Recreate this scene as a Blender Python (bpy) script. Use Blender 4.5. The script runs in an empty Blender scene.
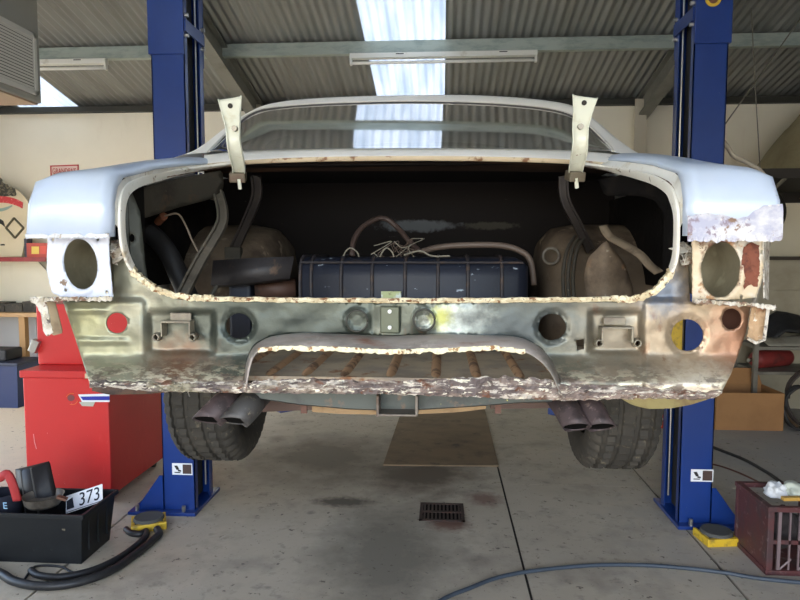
import bpy, bmesh, math, random
import numpy as np
from mathutils import Vector, Matrix, noise
from mathutils.geometry import delaunay_2d_cdt
random.seed(7)
C = bpy.context.scene.collection
SC = bpy.context.scene
R = math.radians

# ------------------------------------------------------------------ camera
CAM = Vector((0, 0, 1.6)); FPX = 650.0
PITCH = math.atan(50 / FPX); YAW = math.atan(42 / FPX * math.cos(PITCH))
cd = bpy.data.cameras.new('camera'); cam = bpy.data.objects.new('camera', cd); C.objects.link(cam)
cd.sensor_width = 36; cd.lens = FPX / 800 * 36; cd.clip_start = 0.02
cam.location = CAM; cam.rotation_euler = (math.pi / 2 - PITCH, 0, YAW)
SC.camera = cam
FW = Vector((-math.sin(YAW) * math.cos(PITCH), math.cos(YAW) * math.cos(PITCH), -math.sin(PITCH)))
RT = Vector((math.cos(YAW), math.sin(YAW), 0)); UP = RT.cross(FW)
def ray(px, py): return FW * FPX + RT * (px - 400) + UP * (300 - py)
def W(px, py, Y):
    d = ray(px, py); return CAM + d * (Y / d.y)
def F(px, py, z=0.0):
    d = ray(px, py); return CAM + d * ((z - CAM.z) / d.z)
def WX(px, py, X):
    d = ray(px, py); return CAM + d * (X / d.x)

# ------------------------------------------------------------------ world, sun, exposure
wd = bpy.data.worlds.new('sky'); SC.world = wd; wd.use_nodes = True
wn = wd.node_tree.nodes; wl = wd.node_tree.links
sky = wn.new('ShaderNodeTexSky'); sky.sky_type = 'NISHITA'; sky.sun_disc = False
sky.sun_elevation = R(48); sky.sun_rotation = R(205); sky.altitude = 100
sky.air_density = 1.0; sky.dust_density = 2.0; sky.ozone_density = 1.0
wn['Background'].inputs[1].default_value = 0.52
wl.new(sky.outputs[0], wn['Background'].inputs[0])
sl = bpy.data.lights.new('sun', 'SUN'); so = bpy.data.objects.new('sun', sl); C.objects.link(so)
sl.energy = 5.5; sl.angle = R(1.0); sl.color = (1, 0.95, 0.88)
so.rotation_euler = (R(-40), R(-14), 0)      # high sun, from behind the back wall and the left side
# daylight portals: open roller door behind the camera, added opening on the left
for nm_, loc_, rot_, sx_, sy_ in (('door_portal', (-.4, -1.98, 1.4), (R(90), 0, 0), 5.6, 2.8), ('side_portal', (-5.58, 2.9, 1.35), (0, R(-90), 0), 2.7, 4.2)):
    pl = bpy.data.lights.new(nm_, 'AREA'); po = bpy.data.objects.new(nm_, pl); C.objects.link(po)
    pl.shape = 'RECTANGLE'; pl.size = sx_; pl.size_y = sy_; pl.cycles.is_portal = True
    po.location = loc_; po.rotation_euler = rot_
SC.view_settings.view_transform = 'Standard'; SC.view_settings.look = 'None'
SC.view_settings.gamma = 1.0; SC.view_settings.use_curve_mapping = False
SC.view_settings.exposure = 1.2

# ------------------------------------------------------------------ materials
def lin(c):
    out = []
    for v in c[:3]:
        v = v / 255.0
        out.append(v / 12.92 if v <= 0.04045 else ((v + 0.055) / 1.055) ** 2.4)
    return (*out, 1.0)
MATS = {}
def M(name, base, rough=0.5, metal=0.0, layers=(), bump=None, coat=0.0, spec=None, emit=None):
    """base colour (sRGB 0-255) with layers over it.
    ('n', scale, lo, hi, colour[, stretch])  noise threshold layer
    ('x'|'y'|'z', a, b, colour)              ramp along an object axis (with a noisy edge)
    ('b', (x,y,z), radius, colour, soft)     blot with its own place"""
    if name in MATS: return MATS[name]
    m = bpy.data.materials.new(name); m.use_nodes = True; MATS[name] = m
    nt = m.node_tree; N = nt.nodes; L = nt.links; bs = N['Principled BSDF']
    bs.inputs['Roughness'].default_value = rough; bs.inputs['Metallic'].default_value = metal
    if spec is not None: bs.inputs['Specular IOR Level'].default_value = spec
    if coat: bs.inputs['Coat Weight'].default_value = coat; bs.inputs['Coat Roughness'].default_value = 0.12
    tc = N.new('ShaderNodeTexCoord')
    cur = N.new('ShaderNodeRGB'); cur.outputs[0].default_value = lin(base); cur = cur.outputs[0]
    def noise_fac(scale, stretch=(1, 1, 1), detail=6, rgh=0.62, off=0.0):
        mp = N.new('ShaderNodeMapping'); mp.inputs['Scale'].default_value = stretch
        mp.inputs['Location'].default_value = (off, off * .7, off * 1.3)
        L.new(tc.outputs['Object'], mp.inputs['Vector'])
        nz = N.new('ShaderNodeTexNoise'); nz.inputs['Scale'].default_value = scale
        nz.inputs['Detail'].default_value = detail; nz.inputs['Roughness'].default_value = rgh
        L.new(mp.outputs[0], nz.inputs['Vector']); return nz.outputs['Fac']
    def maprange(v, a, b):
        mr = N.new('ShaderNodeMapRange'); mr.clamp = True
        mr.inputs['From Min'].default_value = a; mr.inputs['From Max'].default_value = b
        L.new(v, mr.inputs['Value']); return mr.outputs[0]
    for li, ly in enumerate(layers):
        if ly[0] == 'n':
            _, sc, lo, hi, col = ly[:5]; st = ly[5] if len(ly) > 5 else (1, 1, 1)
            fac = maprange(noise_fac(sc, st, off=li * 3.7), lo, hi)
        elif ly[0] == 'nz':                      # flakes that thicken towards one height
            _, sc, lo, hi, col, st, za, zb = ly[:8]
            f1 = maprange(noise_fac(sc, st, off=li * 3.7), lo, hi)
            sp = N.new('ShaderNodeSeparateXYZ'); L.new(tc.outputs['Object'], sp.inputs[0])
            f2 = maprange(sp.outputs[2], za, zb)
            mm = N.new('ShaderNodeMath'); mm.operation = 'MULTIPLY'; L.new(f1, mm.inputs[0]); L.new(f2, mm.inputs[1]); fac = mm.outputs[0]
        elif ly[0] in 'xyz':
            _, a, b, col = ly[:4]
            sp = N.new('ShaderNodeSeparateXYZ'); L.new(tc.outputs['Object'], sp.inputs[0])
            nf = noise_fac(6.0, off=li * 2.1)
            ad = N.new('ShaderNodeMath'); ad.operation = 'MULTIPLY_ADD'
            ad.inputs[1].default_value = abs(b - a) * 1.2; L.new(nf, ad.inputs[0])
            L.new(sp.outputs['XYZ'.index(ly[0].upper())], ad.inputs[2])
            o = abs(b - a) * 0.6
            fac = maprange(ad.outputs[0], a + o, b + o)
        else:
            _, ctr, rad, col, soft = ly[:5]; sq = ly[5] if len(ly) > 5 else (1, 1, 1)
            mp = N.new('ShaderNodeVectorMath'); mp.operation = 'SUBTRACT'; mp.inputs[1].default_value = ctr
            L.new(tc.outputs['Object'], mp.inputs[0])
            ms = N.new('ShaderNodeVectorMath'); ms.operation = 'MULTIPLY'; ms.inputs[1].default_value = sq
            L.new(mp.outputs[0], ms.inputs[0])
            ln = N.new('ShaderNodeVectorMath'); ln.operation = 'LENGTH'; L.new(ms.outputs[0], ln.inputs[0])
            nf = noise_fac(2.2 / rad, off=li * 1.9)
            ad = N.new('ShaderNodeMath'); ad.operation = 'MULTIPLY_ADD'; ad.inputs[1].default_value = rad * 1.6
            L.new(nf, ad.inputs[0]); L.new(ln.outputs['Value'], ad.inputs[2])
            fac = maprange(ad.outputs[0], rad * 1.8 + rad * soft * .5, rad * 1.8 - rad * soft * .5)
        op = ly[-1] if isinstance(ly[-1], float) and ly[0] in ('n', 'x', 'y', 'z') and len(ly) > (6 if ly[0] == 'n' else 4) else 1.0
        if op != 1.0:
            mm = N.new('ShaderNodeMath'); mm.operation = 'MULTIPLY'; mm.inputs[1].default_value = op
            L.new(fac, mm.inputs[0]); fac = mm.outputs[0]
        mx = N.new('ShaderNodeMix'); mx.data_type = 'RGBA'
        L.new(fac, mx.inputs[0]); L.new(cur, mx.inputs[6]); mx.inputs[7].default_value = lin(col)
        cur = mx.outputs[2]
    L.new(cur, bs.inputs['Base Color'])
    if bump:
        nf = noise_fac(bump[0], detail=8, rgh=0.7, off=9.0)
        bp = N.new('ShaderNodeBump'); bp.inputs['Strength'].default_value = bump[1]
        bp.inputs['Distance'].default_value = bump[2] if len(bump) > 2 else 0.01
        L.new(nf, bp.inputs['Height']); L.new(bp.outputs[0], bs.inputs['Normal'])
    if emit:
        bs.inputs['Emission Color'].default_value = lin(emit[0]); bs.inputs['Emission Strength'].default_value = emit[1]
    return m

def skylight_mat():
    m = bpy.data.materials.new('fibreglass_sheet'); m.use_nodes = True
    nt = m.node_tree; N = nt.nodes; L = nt.links; N.remove(N['Principled BSDF'])
    tr = N.new('ShaderNodeBsdfTranslucent'); tr.inputs[0].default_value = (0.74, 0.83, 0.92, 1)
    tc = N.new('ShaderNodeTexCoord'); nz = N.new('ShaderNodeTexNoise'); nz.inputs['Scale'].default_value = 3.0
    mp = N.new('ShaderNodeMapping'); mp.inputs['Scale'].default_value = (3, .5, 1)
    L.new(tc.outputs['Object'], mp.inputs[0]); L.new(mp.outputs[0], nz.inputs['Vector'])
    cr = N.new('ShaderNodeValToRGB'); cr.color_ramp.elements[0].color = (.13, .155, .175, 1); cr.color_ramp.elements[1].color = (.20, .22, .235, 1)
    cr.color_ramp.elements[0].position = .35; cr.color_ramp.elements[1].position = .65
    L.new(nz.outputs['Fac'], cr.inputs[0]); L.new(cr.outputs[0], tr.inputs[0])
    df = N.new('ShaderNodeBsdfDiffuse'); df.inputs[0].default_value = (.6, .62, .64, 1)
    mx = N.new('ShaderNodeMixShader'); mx.inputs[0].default_value = .2
    L.new(tr.outputs[0], mx.inputs[1]); L.new(df.outputs[0], mx.inputs[2]); L.new(mx.outputs[0], N['Material Output'].inputs[0])
    return m
def glass_mat(name, tint, dust):
    m = bpy.data.materials.new(name); m.use_nodes = True
    nt = m.node_tree; N = nt.nodes; L = nt.links; N.remove(N['Principled BSDF'])
    tp = N.new('ShaderNodeBsdfTransparent'); tp.inputs[0].default_value = (*tint, 1)
    gl = N.new('ShaderNodeBsdfGlossy'); gl.inputs['Roughness'].default_value = .04; gl.inputs[0].default_value = (1, 1, 1, 1)
    fr = N.new('ShaderNodeFresnel'); fr.inputs[0].default_value = 1.52
    m1 = N.new('ShaderNodeMixShader'); ml = N.new('ShaderNodeMath'); ml.operation = 'MULTIPLY'; ml.inputs[1].default_value = 0.85; ml.use_clamp = True
    L.new(fr.outputs[0], ml.inputs[0]); L.new(ml.outputs[0], m1.inputs[0]); L.new(tp.outputs[0], m1.inputs[1]); L.new(gl.outputs[0], m1.inputs[2])
    df = N.new('ShaderNodeBsdfDiffuse'); df.inputs[0].default_value = (.42, .38, .33, 1)
    tc = N.new('ShaderNodeTexCoord'); nz = N.new('ShaderNodeTexNoise'); nz.inputs['Scale'].default_value = 3.5; nz.inputs['Detail'].default_value = 6
    L.new(tc.outputs['Object'], nz.inputs['Vector'])
    mr = N.new('ShaderNodeMapRange'); mr.inputs[1].default_value = .35; mr.inputs[2].default_value = .75; mr.inputs[3].default_value = dust * .4; mr.inputs[4].default_value = dust * 1.6
    L.new(nz.outputs['Fac'], mr.inputs[0])
    m2 = N.new('ShaderNodeMixShader'); L.new(mr.outputs[0], m2.inputs[0]); L.new(m1.outputs[0], m2.inputs[1]); L.new(df.outputs[0], m2.inputs[2])
    L.new(m2.outputs[0], N['Material Output'].inputs[0])
    return m

# ------------------------------------------------------------------ mesh helpers
def thing(name, label, cat, loc=(0, 0, 0), group=None):
    o = bpy.data.objects.new(name, None); o.empty_display_size = .1; C.objects.link(o); o.location = loc
    o['label'] = label; o['category'] = cat
    if group: o['group'] = group
    return o
def wloc(o):
    v = Vector((0, 0, 0))
    while o: v += o.location; o = o.parent
    return v
def part(name, bm, mat, parent=None, smooth=False, bevel=None, solid=None, loc=None, label=None, kind=None, autos=None, off=0):
    """bm is in world coordinates; becomes one mesh object, child of parent"""
    base = wloc(parent) if parent else Vector(loc or (0, 0, 0))
    l2 = Vector((0, 0, 0))
    if parent is not None and loc is not None: l2 = Vector(loc) - base; base = Vector(loc)
    bmesh.ops.translate(bm, verts=bm.verts, vec=-base)
    me = bpy.data.meshes.new(name); bm.normal_update(); bm.to_mesh(me); bm.free()
    mats = mat if isinstance(mat, (list, tuple)) else [mat]
    for mm in mats: me.materials.append(mm)
    o = bpy.data.objects.new(name, me); C.objects.link(o)
    if parent is not None: o.parent = parent; o.location = l2
    else: o.location = base
    if smooth:
        for p in me.polygons: p.use_smooth = True
        if autos:
            me.set_sharp_from_angle(angle=R(autos))
    if solid:
        md = o.modifiers.new('thickness', 'SOLIDIFY'); md.thickness = solid; md.offset = off
    if bevel:
        md = o.modifiers.new('bevel', 'BEVEL'); md.width = bevel; md.segments = 2; md.limit_method = 'ANGLE'; md.angle_limit = R(35)
    if label: o['label'] = label
    if kind: o['kind'] = kind
    return o
def solo(name, bm, mat, label, cat, loc, group=None, **k):
    o = part(name, bm, mat, None, loc=loc, **k); o['label'] = label; o['category'] = cat
    if group: o['group'] = group
    return o
def struct(name, bm, mat, **k):
    o = part(name, bm, mat, None, **k); o['kind'] = 'structure'; return o
def copy_tree(o, parent=None, delta=(0, 0, 0)):
    c = o.copy(); C.objects.link(c); c.parent = parent
    if parent is None: c.location = o.location + Vector(delta)
    for ch in list(o.children): copy_tree(ch, c)
    return c
def nb(): return bmesh.new()
def box(bm, x0, x1, y0, y1, z0, z1, mat=None):
    v = [bm.verts.new((x, y, z)) for x in (x0, x1) for y in (y0, y1) for z in (z0, z1)]
    fs = [(0, 1, 3, 2), (4, 6, 7, 5), (0, 4, 5, 1), (2, 3, 7, 6), (0, 2, 6, 4), (1, 5, 7, 3)]
    for f in fs: bm.faces.new([v[i] for i in f])
    if mat is not None: bmesh.ops.transform(bm, matrix=mat, verts=v)
    return bm
def rbox(bm, c, size, rot):
    """box of size about c, rot = euler degrees"""
    from mathutils import Euler
    m = Matrix.Translation(c) @ Euler([R(a) for a in rot]).to_matrix().to_4x4()
    s = Vector(size) / 2
    return box(bm, -s.x, s.x, -s.y, s.y, -s.z, s.z, m)
def hexa(bm, b4, t4):
    """solid from 4 bottom and 4 top points"""
    v = [bm.verts.new(p) for p in list(b4) + list(t4)]
    for f in ((3, 2, 1, 0), (4, 5, 6, 7), (0, 1, 5, 4), (1, 2, 6, 5), (2, 3, 7, 6), (3, 0, 4, 7)): bm.faces.new([v[i] for i in f])
    return bm
def smooth_path(pts, n=6):
    pts = [Vector(p) for p in pts]
    if len(pts) < 3: return pts
    q = [pts[0] * 2 - pts[1]] + pts + [pts[-1] * 2 - pts[-2]]; out = []
    for i in range(1, len(q) - 2):
        p0, p1, p2, p3 = q[i - 1:i + 3]
        for k in range(n):
            t = k / n
            out.append(.5 * ((2 * p1) + (p2 - p0) * t + (2 * p0 - 5 * p1 + 4 * p2 - p3) * t * t + (3 * p1 - p0 - 3 * p2 + p3) * t ** 3))
    out.append(pts[-1]); return out
def resample(pts, n, closed=False):
    pts = [Vector(p) for p in pts]
    if closed: pts = pts + [pts[0]]
    d = [0]
    for a, b in zip(pts, pts[1:]): d.append(d[-1] + (b - a).length)
    out = []; j = 0
    m = n if closed else n - 1
    for i in range(n):
        s = d[-1] * i / m
        while j < len(pts) - 2 and d[j + 1] < s: j += 1
        t = (s - d[j]) / max(d[j + 1] - d[j], 1e-9); out.append(pts[j].lerp(pts[j + 1], min(max(t, 0), 1)))
    return out
def tube(bm, pts, r, seg=8, caps=True):
    pts = [Vector(p) for p in pts]; n = len(pts)
    rs = r if isinstance(r, (list, tuple)) else [r] * n
    t0 = (pts[1] - pts[0]).normalized()
    nrm = t0.orthogonal().normalized(); rings = []; prev = t0
    for i in range(n):
        t = (pts[min(i + 1, n - 1)] - pts[max(i - 1, 0)]).normalized()
        q = prev.rotation_difference(t); nrm = (q @ nrm).normalized(); prev = t
        b = t.cross(nrm)
        rings.append([bm.verts.new(pts[i] + (nrm * math.cos(a) + b * math.sin(a)) * rs[i]) for a in (2 * math.pi * k / seg for k in range(seg))])
    for a, b in zip(rings, rings[1:]):
        for k in range(seg): bm.faces.new((a[k], a[(k + 1) % seg], b[(k + 1) % seg], b[k]))
    if caps: bm.faces.new(rings[0][::-1]); bm.faces.new(rings[-1])
    return bm
def sweep(bm, pts, prof, up=(0, -1, 0), scale=None, closed=True):
    """profile (a, b): a along side vector, b along 'up' vector"""
    pts = [Vector(p) for p in pts]; n = len(pts); rings = []; up = Vector(up)
    for i in range(n):
        t = (pts[min(i + 1, n - 1)] - pts[max(i - 1, 0)]).normalized()
        s = t.cross(up).normalized(); u = s.cross(t).normalized(); k = scale[i] if scale else 1
        rings.append([bm.verts.new(pts[i] + s * a * k + u * b) for a, b in prof])
    m = len(prof)
    for a, b in zip(rings, rings[1:]):
        for k in range(m if closed else m - 1): bm.faces.new((a[k], a[(k + 1) % m], b[(k + 1) % m], b[k]))
    if closed: bm.faces.new(rings[0][::-1]); bm.faces.new(rings[-1])
    return bm
def loft(bm, rows, flip=False):
    g = [[bm.verts.new(p) for p in r] for r in rows]
    for a, b in zip(g, g[1:]):
        for k in range(len(a) - 1):
            f = (a[k], a[k + 1], b[k + 1], b[k]); bm.faces.new(f[::-1] if flip else f)
    return g
def lathe(bm, prof, mat4, seg=48, closed=False, mod=None):
    """prof (r, x) turned about the local X axis"""
    rings = []
    for k in range(seg):
        a = 2 * math.pi * k / seg
        rings.append([bm.verts.new(mat4 @ Vector((x, math.cos(a) * (r + (mod(k, i) if mod else 0)), math.sin(a) * (r + (mod(k, i) if mod else 0))))) for i, (r, x) in enumerate(prof)])
    for k in range(seg):
        a, b = rings[k], rings[(k + 1) % seg]
        for i in range(len(prof) - (0 if closed else 1)):
            j = (i + 1) % len(prof); bm.faces.new((a[i], a[j], b[j], b[i]))
    return bm
def ell(cx, cy, rx, ry, n=24, rot=0, wob=0):
    o = []
    for k in range(n):
        a = 2 * math.pi * k / n; f = 1 + wob * noise.noise(Vector((cx + 3 * math.cos(a), cy + 3 * math.sin(a), 0)))
        x, y = rx * f * math.cos(a), ry * f * math.sin(a)
        o.append((cx + x * math.cos(rot) - y * math.sin(rot), cy + x * math.sin(rot) + y * math.cos(rot)))
    return o
def inside(poly, P):
    x, y = P[:, 0], P[:, 1]; r = np.zeros(len(P), bool); n = len(poly)
    for i in range(n):
        x0, y0 = poly[i]; x1, y1 = poly[(i + 1) % n]
        c = (y0 > y) != (y1 > y)
        with np.errstate(divide='ignore', invalid='ignore'): xi = (x1 - x0) * (y - y0) / (y1 - y0 + 1e-12) + x0
        r ^= c & (x < xi)
    return r
def sheet(outline, holes=(), fn=None, step=4.0, jag=0.0, seed=0):
    """triangulated sheet with holes; 2D outline -> 3D through fn(u, v)"""
    rnd = random.Random(seed)
    out = [tuple(p) for p in resample([Vector((*p, 0)) for p in outline], max(8, int(sum((Vector(a) - Vector(b)).length for a, b in zip(outline, outline[1:] + outline[:1])) / step)), True)]
    out = [(p[0] + rnd.uniform(-jag, jag), p[1] + rnd.uniform(-jag, jag)) for p in out] if jag else [(p[0], p[1]) for p in out]
    loops = [out] + [list(h) for h in holes]
    xs = [p[0] for p in out]; ys = [p[1] for p in out]
    gx, gy = np.meshgrid(np.arange(min(xs), max(xs), step), np.arange(min(ys), max(ys), step))
    P = np.stack([gx.ravel(), gy.ravel()], 1); P += np.array([[rnd.uniform(-.2, .2) * step, rnd.uniform(-.2, .2) * step] for _ in range(len(P))])
    keep = inside(out, P)
    for h in holes: keep &= ~inside(h, P)
    allb = np.array([p for l in loops for p in l]); P = P[keep]
    if len(P):
        d = np.min(((P[:, None, :] - allb[None]) ** 2).sum(2), 1); P = P[d > (.55 * step) ** 2]
    verts = []; edges = []
    for l in loops:
        s = len(verts); verts += [Vector(p) for p in l]; edges += [(s + i, s + (i + 1) % len(l)) for i in range(len(l))]
    verts += [Vector(p) for p in P]
    v, e, f, *_ = delaunay_2d_cdt(verts, edges, [], 0, 1e-6)
    cen = np.array([[sum(v[i].x for i in t) / 3, sum(v[i].y for i in t) / 3] for t in f])
    ok = inside(out, cen)
    for h in holes: ok &= ~inside(h, cen)
    bm = nb(); used = {}
    def vv(i):
        if i not in used: used[i] = bm.verts.new(fn(v[i].x, v[i].y))
        return used[i]
    for t, k in zip(f, ok):
        if k:
            try: bm.faces.new([vv(i) for i in t])
            except ValueError: pass
    return bm
def interp(x, tab):
    if x <= tab[0][0]: return tab[0][1]
    for (a, b), (c, d) in zip(tab, tab[1:]):
        if x <= c: return b + (d - b) * (x - a) / (c - a)
    return tab[-1][1]
def sst(a, b, x):
    t = min(max((x - a) / (b - a), 0), 1); return t * t * (3 - 2 * t)
def text_bm(txt, size, depth=0.001):
    cu = bpy.data.curves.new('lettering', 'FONT'); cu.body = txt; cu.size = size; cu.extrude = depth; cu.align_x = 'CENTER'; cu.align_y = 'CENTER'
    ob = bpy.data.objects.new('lettering', cu); C.objects.link(ob)
    dg = bpy.context.evaluated_depsgraph_get(); me = bpy.data.meshes.new_from_object(ob.evaluated_get(dg))
    bm = nb(); bm.from_mesh(me); bpy.data.objects.remove(ob); bpy.data.curves.remove(cu); bpy.data.meshes.remove(me)
    return bm

# ================================================================== the shed
YW = 7.2; ZW = 3.2; YR = 2.6; YF = -2.0; SL = 0.22          # back wall, eave height, ridge, front wall, roof slope
XL, XR = -5.6, 5.6
def roofz(y): return ZW + (YW - y) * SL if y > YR else ZW + (YW - YR) * SL - (YR - y) * (ZW + (YW - YR) * SL - 3.25) / (YR - YF)
m_conc = M('concrete', (172, 161, 143), .68, 0, [
    ('n', 1.1, .38, .68, (184, 174, 156)), ('n', 3.0, .52, .72, (136, 126, 113), (1, 1, 1), .8),
    ('n', 14, .58, .72, (104, 97, 88), (1, 1, 1), .55), ('x', -1.2, -3.4, (206, 192, 168)), ('x', .9, 2.6, (150, 147, 142)),  # side light painted into the slabs: paler at left, greyer at right
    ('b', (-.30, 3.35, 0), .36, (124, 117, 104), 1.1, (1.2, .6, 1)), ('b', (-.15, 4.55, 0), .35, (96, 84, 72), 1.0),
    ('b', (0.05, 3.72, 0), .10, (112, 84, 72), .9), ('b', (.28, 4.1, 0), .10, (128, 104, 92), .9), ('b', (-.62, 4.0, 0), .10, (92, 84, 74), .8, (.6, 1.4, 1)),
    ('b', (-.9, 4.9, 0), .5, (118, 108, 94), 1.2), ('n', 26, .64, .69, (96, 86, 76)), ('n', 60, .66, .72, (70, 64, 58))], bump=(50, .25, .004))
m_joint = M('joint_dirt', (46, 42, 38), .9)
fl = struct('floor', box(nb(), XL - .2, XR + .2, YF - .2, YW + .2, -.14, -.012), m_joint)
xs = [XL - .2, -1.9, .42, 1.41, XR + .2]
for i in range(4):
    ys = [YF - .2, 4.39, YW + .2] if i >= 2 else [YF - .2, YW + .2]
    for j in range(len(ys) - 1):
        g = .007
        part('floor_slab', box(nb(), xs[i] + g, xs[i + 1] - g, ys[j] + .002, ys[j + 1] - .002, -.1, 0), m_conc, fl)
bm = nb(); box(bm, -40, 40, -40, YF - .2, -.2, -.03); box(bm, -40, XL - .2, YF - .2, 30, -.2, -.03)
struct('ground', bm, M('driveway', (202, 195, 182), .8, 0, [('n', .6, .4, .7, (182, 175, 162))]))

m_wall = M('cream_lining', (243, 237, 216), .6, 0, [('n', .7, .4, .75, (235, 228, 205)), ('n', 5, .6, .8, (224, 215, 192), (1, 1, .3), .5)], bump=(4, .05, .01))
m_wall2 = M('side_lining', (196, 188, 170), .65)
wb = struct('wall_back', box(nb(), XL, XR, YW, YW + .1, 0, ZW), m_wall)
for sx, nm in ((XL, 'wall_left'), (XR, 'wall_right')):
    bm = nb(); x0, x1 = (sx - .1, sx) if sx < 0 else (sx, sx + .1)
    prof = [(YF, 0), (YW, 0), (YW, ZW), (YR, roofz(YR + .001)), (YF, 3.25)]
    a = [bm.verts.new((x0, y, z)) for y, z in prof]; b = [bm.verts.new((x1, y, z)) for y, z in prof]
    bm.faces.new(a); bm.faces.new(b[::-1])
    for k in range(5): bm.faces.new((a[k], b[k], b[(k + 1) % 5], a[(k + 1) % 5]))
    bmesh.ops.recalc_face_normals(bm, faces=bm.faces)
    if sx < 0:                                  # unseen side opening, added to bring light from the left
        bm.free(); bm = nb(); box(bm, x0, x1, YF, .8, 0, 3.25); box(bm, x0, x1, 5.0, YW, 0, 3.2); box(bm, x0, x1, .8, 5.0, 2.7, 3.2)
        for pr in ([(YF, 3.25), (YW, 3.2), (YR, roofz(YR + .001))],):
            a = [bm.verts.new((x0, y, z)) for y, z in pr]; b = [bm.verts.new((x1, y, z)) for y, z in pr]
            bm.faces.new(a); bm.faces.new(b[::-1])
            for k in range(3): bm.faces.new((a[k], b[k], b[(k + 1) % 3], a[(k + 1) % 3]))
        bmesh.ops.recalc_face_normals(bm, faces=bm.faces)
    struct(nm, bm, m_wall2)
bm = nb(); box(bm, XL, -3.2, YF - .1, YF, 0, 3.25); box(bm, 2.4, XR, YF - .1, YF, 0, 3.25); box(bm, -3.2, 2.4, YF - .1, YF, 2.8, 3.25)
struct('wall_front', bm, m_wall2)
# roof: corrugated sheets one by one
m_zinc = M('zincalume', (150, 151, 147), .45, .5, [('n', 1.5, .4, .7, (132, 133, 128), (4, .4, 1))])
m_galv = M('galvanised_steel', (170, 180, 170), .45, .4, [('n', 6, .45, .65, (146, 158, 150), (1, 3, 3))])
m_sky = skylight_mat()
bm = nb(); box(bm, XL - .2, XR + .2, YR - .12, YR + .12, roofz(YR + .001) + .03, roofz(YR + .001) + .05)
ceil = struct('ceiling', bm, m_zinc)
SW = .756; X0 = -.735 - 7 * SW
starts = [-5.586, -4.83, -4.10, -3.759] + [-.735 + SW * (k - 3) for k in range(0, 12)]
for k, xa in enumerate(starts):
    for back in (1, 0):
        bm = nb(); n = 84; rows = []
        ysl = [YR, YW + .12] if back else [YF - .2, YR]
        for y in ysl:
            rows.append([(xa + SW * 1.04 * i / n, y, roofz(y) + (0.02 if back or 1 else 0) + .0085 * math.sin(2 * math.pi * (xa + SW * 1.04 * i / n + .735) / .0756) + (k % 2) * .001) for i in range(n + 1)])
        loft(bm, rows, flip=True)
        lit = k in ((1, 7) if back else (1, 4, 7, 10, 13))  # front-slope skylights are unseen, added to light the car from above
        part('skylight_sheet' if lit else 'roof_sheet', bm, m_sky if lit else m_zinc, ceil, smooth=True, label='translucent fibreglass sheet' if lit else None)
def purlin(y):
    z = roofz(y) + .008
    prof = [(-.03, 0), (.03, 0), (.03, -.004), (-.026, -.004), (-.026, -.106), (.03, -.106), (.03, -.095), (.034, -.095), (.034, -.11), (-.03, -.11)]
    bm = nb(); r = [[bm.verts.new((x, y + a, z + b - SL * a * (1 if y > YR else -1) * .0)) for a, b in prof] for x in (XL, XR)]
    m = len(prof)
    for k in range(m): bm.faces.new((r[0][k], r[0][(k + 1) % m], r[1][(k + 1) % m], r[1][k]))
    bmesh.ops.recalc_face_normals(bm, faces=bm.faces)
    part('purlin', bm, m_galv, ceil)
for y in (6.0, 4.7, 3.6, 2.75, 1.4, .2, -1.0): purlin(y)
m_raft = M('rafter_steel', (132, 132, 124), .5, .3, [('n', 4, .5, .7, (114, 112, 104))])
for x in (-2.02, 2.1):
    bm = nb()
    for (a, b) in ((YR, YW - .02), (YF, YR)):
        za, zb = roofz(a + .001 if a == YR else a) - .02, roofz(b) - .02
        for (x0, x1, d0, d1) in ((x - .01, x + .01, -.2, 0), (x - .06, x + .06, -.21, -.195), (x - .06, x + .06, -.012, 0)):
            hexa(bm, [(x0, a, za + d0), (x1, a, za + d0), (x1, b, zb + d0), (x0, b, zb + d0)], [(x0, a, za + d1), (x1, a, za + d1), (x1, b, zb + d1), (x0, b, zb + d1)])
    part('rafter', bm, m_raft, ceil)
m_post = M('post_cream', (196, 188, 168), .55, .1)
for n, x in enumerate((-2.02, 2.06)):
    bm = nb(); box(bm, x - .06, x + .06, YW - .15, YW - .14, 0, ZW - .03); box(bm, x - .008, x + .008, YW - .14, YW - .01, 0, ZW - .03)
    struct('trim_%d' % (n + 1), bm, m_post)
bm = nb(); box(bm, XL, XR, YW - .06, YW, ZW - .07, ZW - .004); box(bm, XL, XR, YW - .075, YW - .06, ZW - .07, ZW - .05)
struct('trim_3', bm, M('eave_strut', (62, 62, 56), .6, .3))

# fluorescent battens under the purlin
m_white = M('white_enamel', (226, 226, 216), .4, 0, [('n', 8, .6, .75, (196, 190, 172))])
def batten(xa, xb, y, z, label):
    t = thing('fluorescent_light', label, 'light', ((xa + xb) / 2, y, z), 'battens under the purlin')
    bm = nb(); sweep(bm, [(xa, y, z), (xb, y, z)], [(-.035, 0), (-.03, .045), (.03, .045), (.035, 0)], up=(0, 0, 1))
    part('housing', bm, m_white, t, bevel=.003)
    for x in (xa, xb - .02): part('lamp_holder', box(nb(), x, x + .02, y - .022, y + .022, z - .055, z), m_white, t, bevel=.003)
    part('tube', tube(nb(), [(xa + .02, y, z - .036), (xb - .02, y, z - .036)], .014, 12), M('lamp_tube', (236, 236, 228), .25), t, smooth=True)
    for x in (xa + (xb - xa) * .25, xa + (xb - xa) * .8): part('slot', box(nb(), x, x + .07, y - .0335, y - .0325, z + .028, z + .036), M('slot_black', (30, 30, 28), .6), t)
    return t
pz = roofz(6.0) - .102
a = W(350, 64, 5.97); b = W(537, 55, 5.97)
batten(a.x, b.x, 5.97, pz - .047, 'long white fluorescent batten light below the roof skylight')
b = W(107, 69, 5.97); batten(b.x - 1.5, b.x, 5.97, pz - .047, 'white fluorescent batten light beside the hanging grey cooler box')

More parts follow.
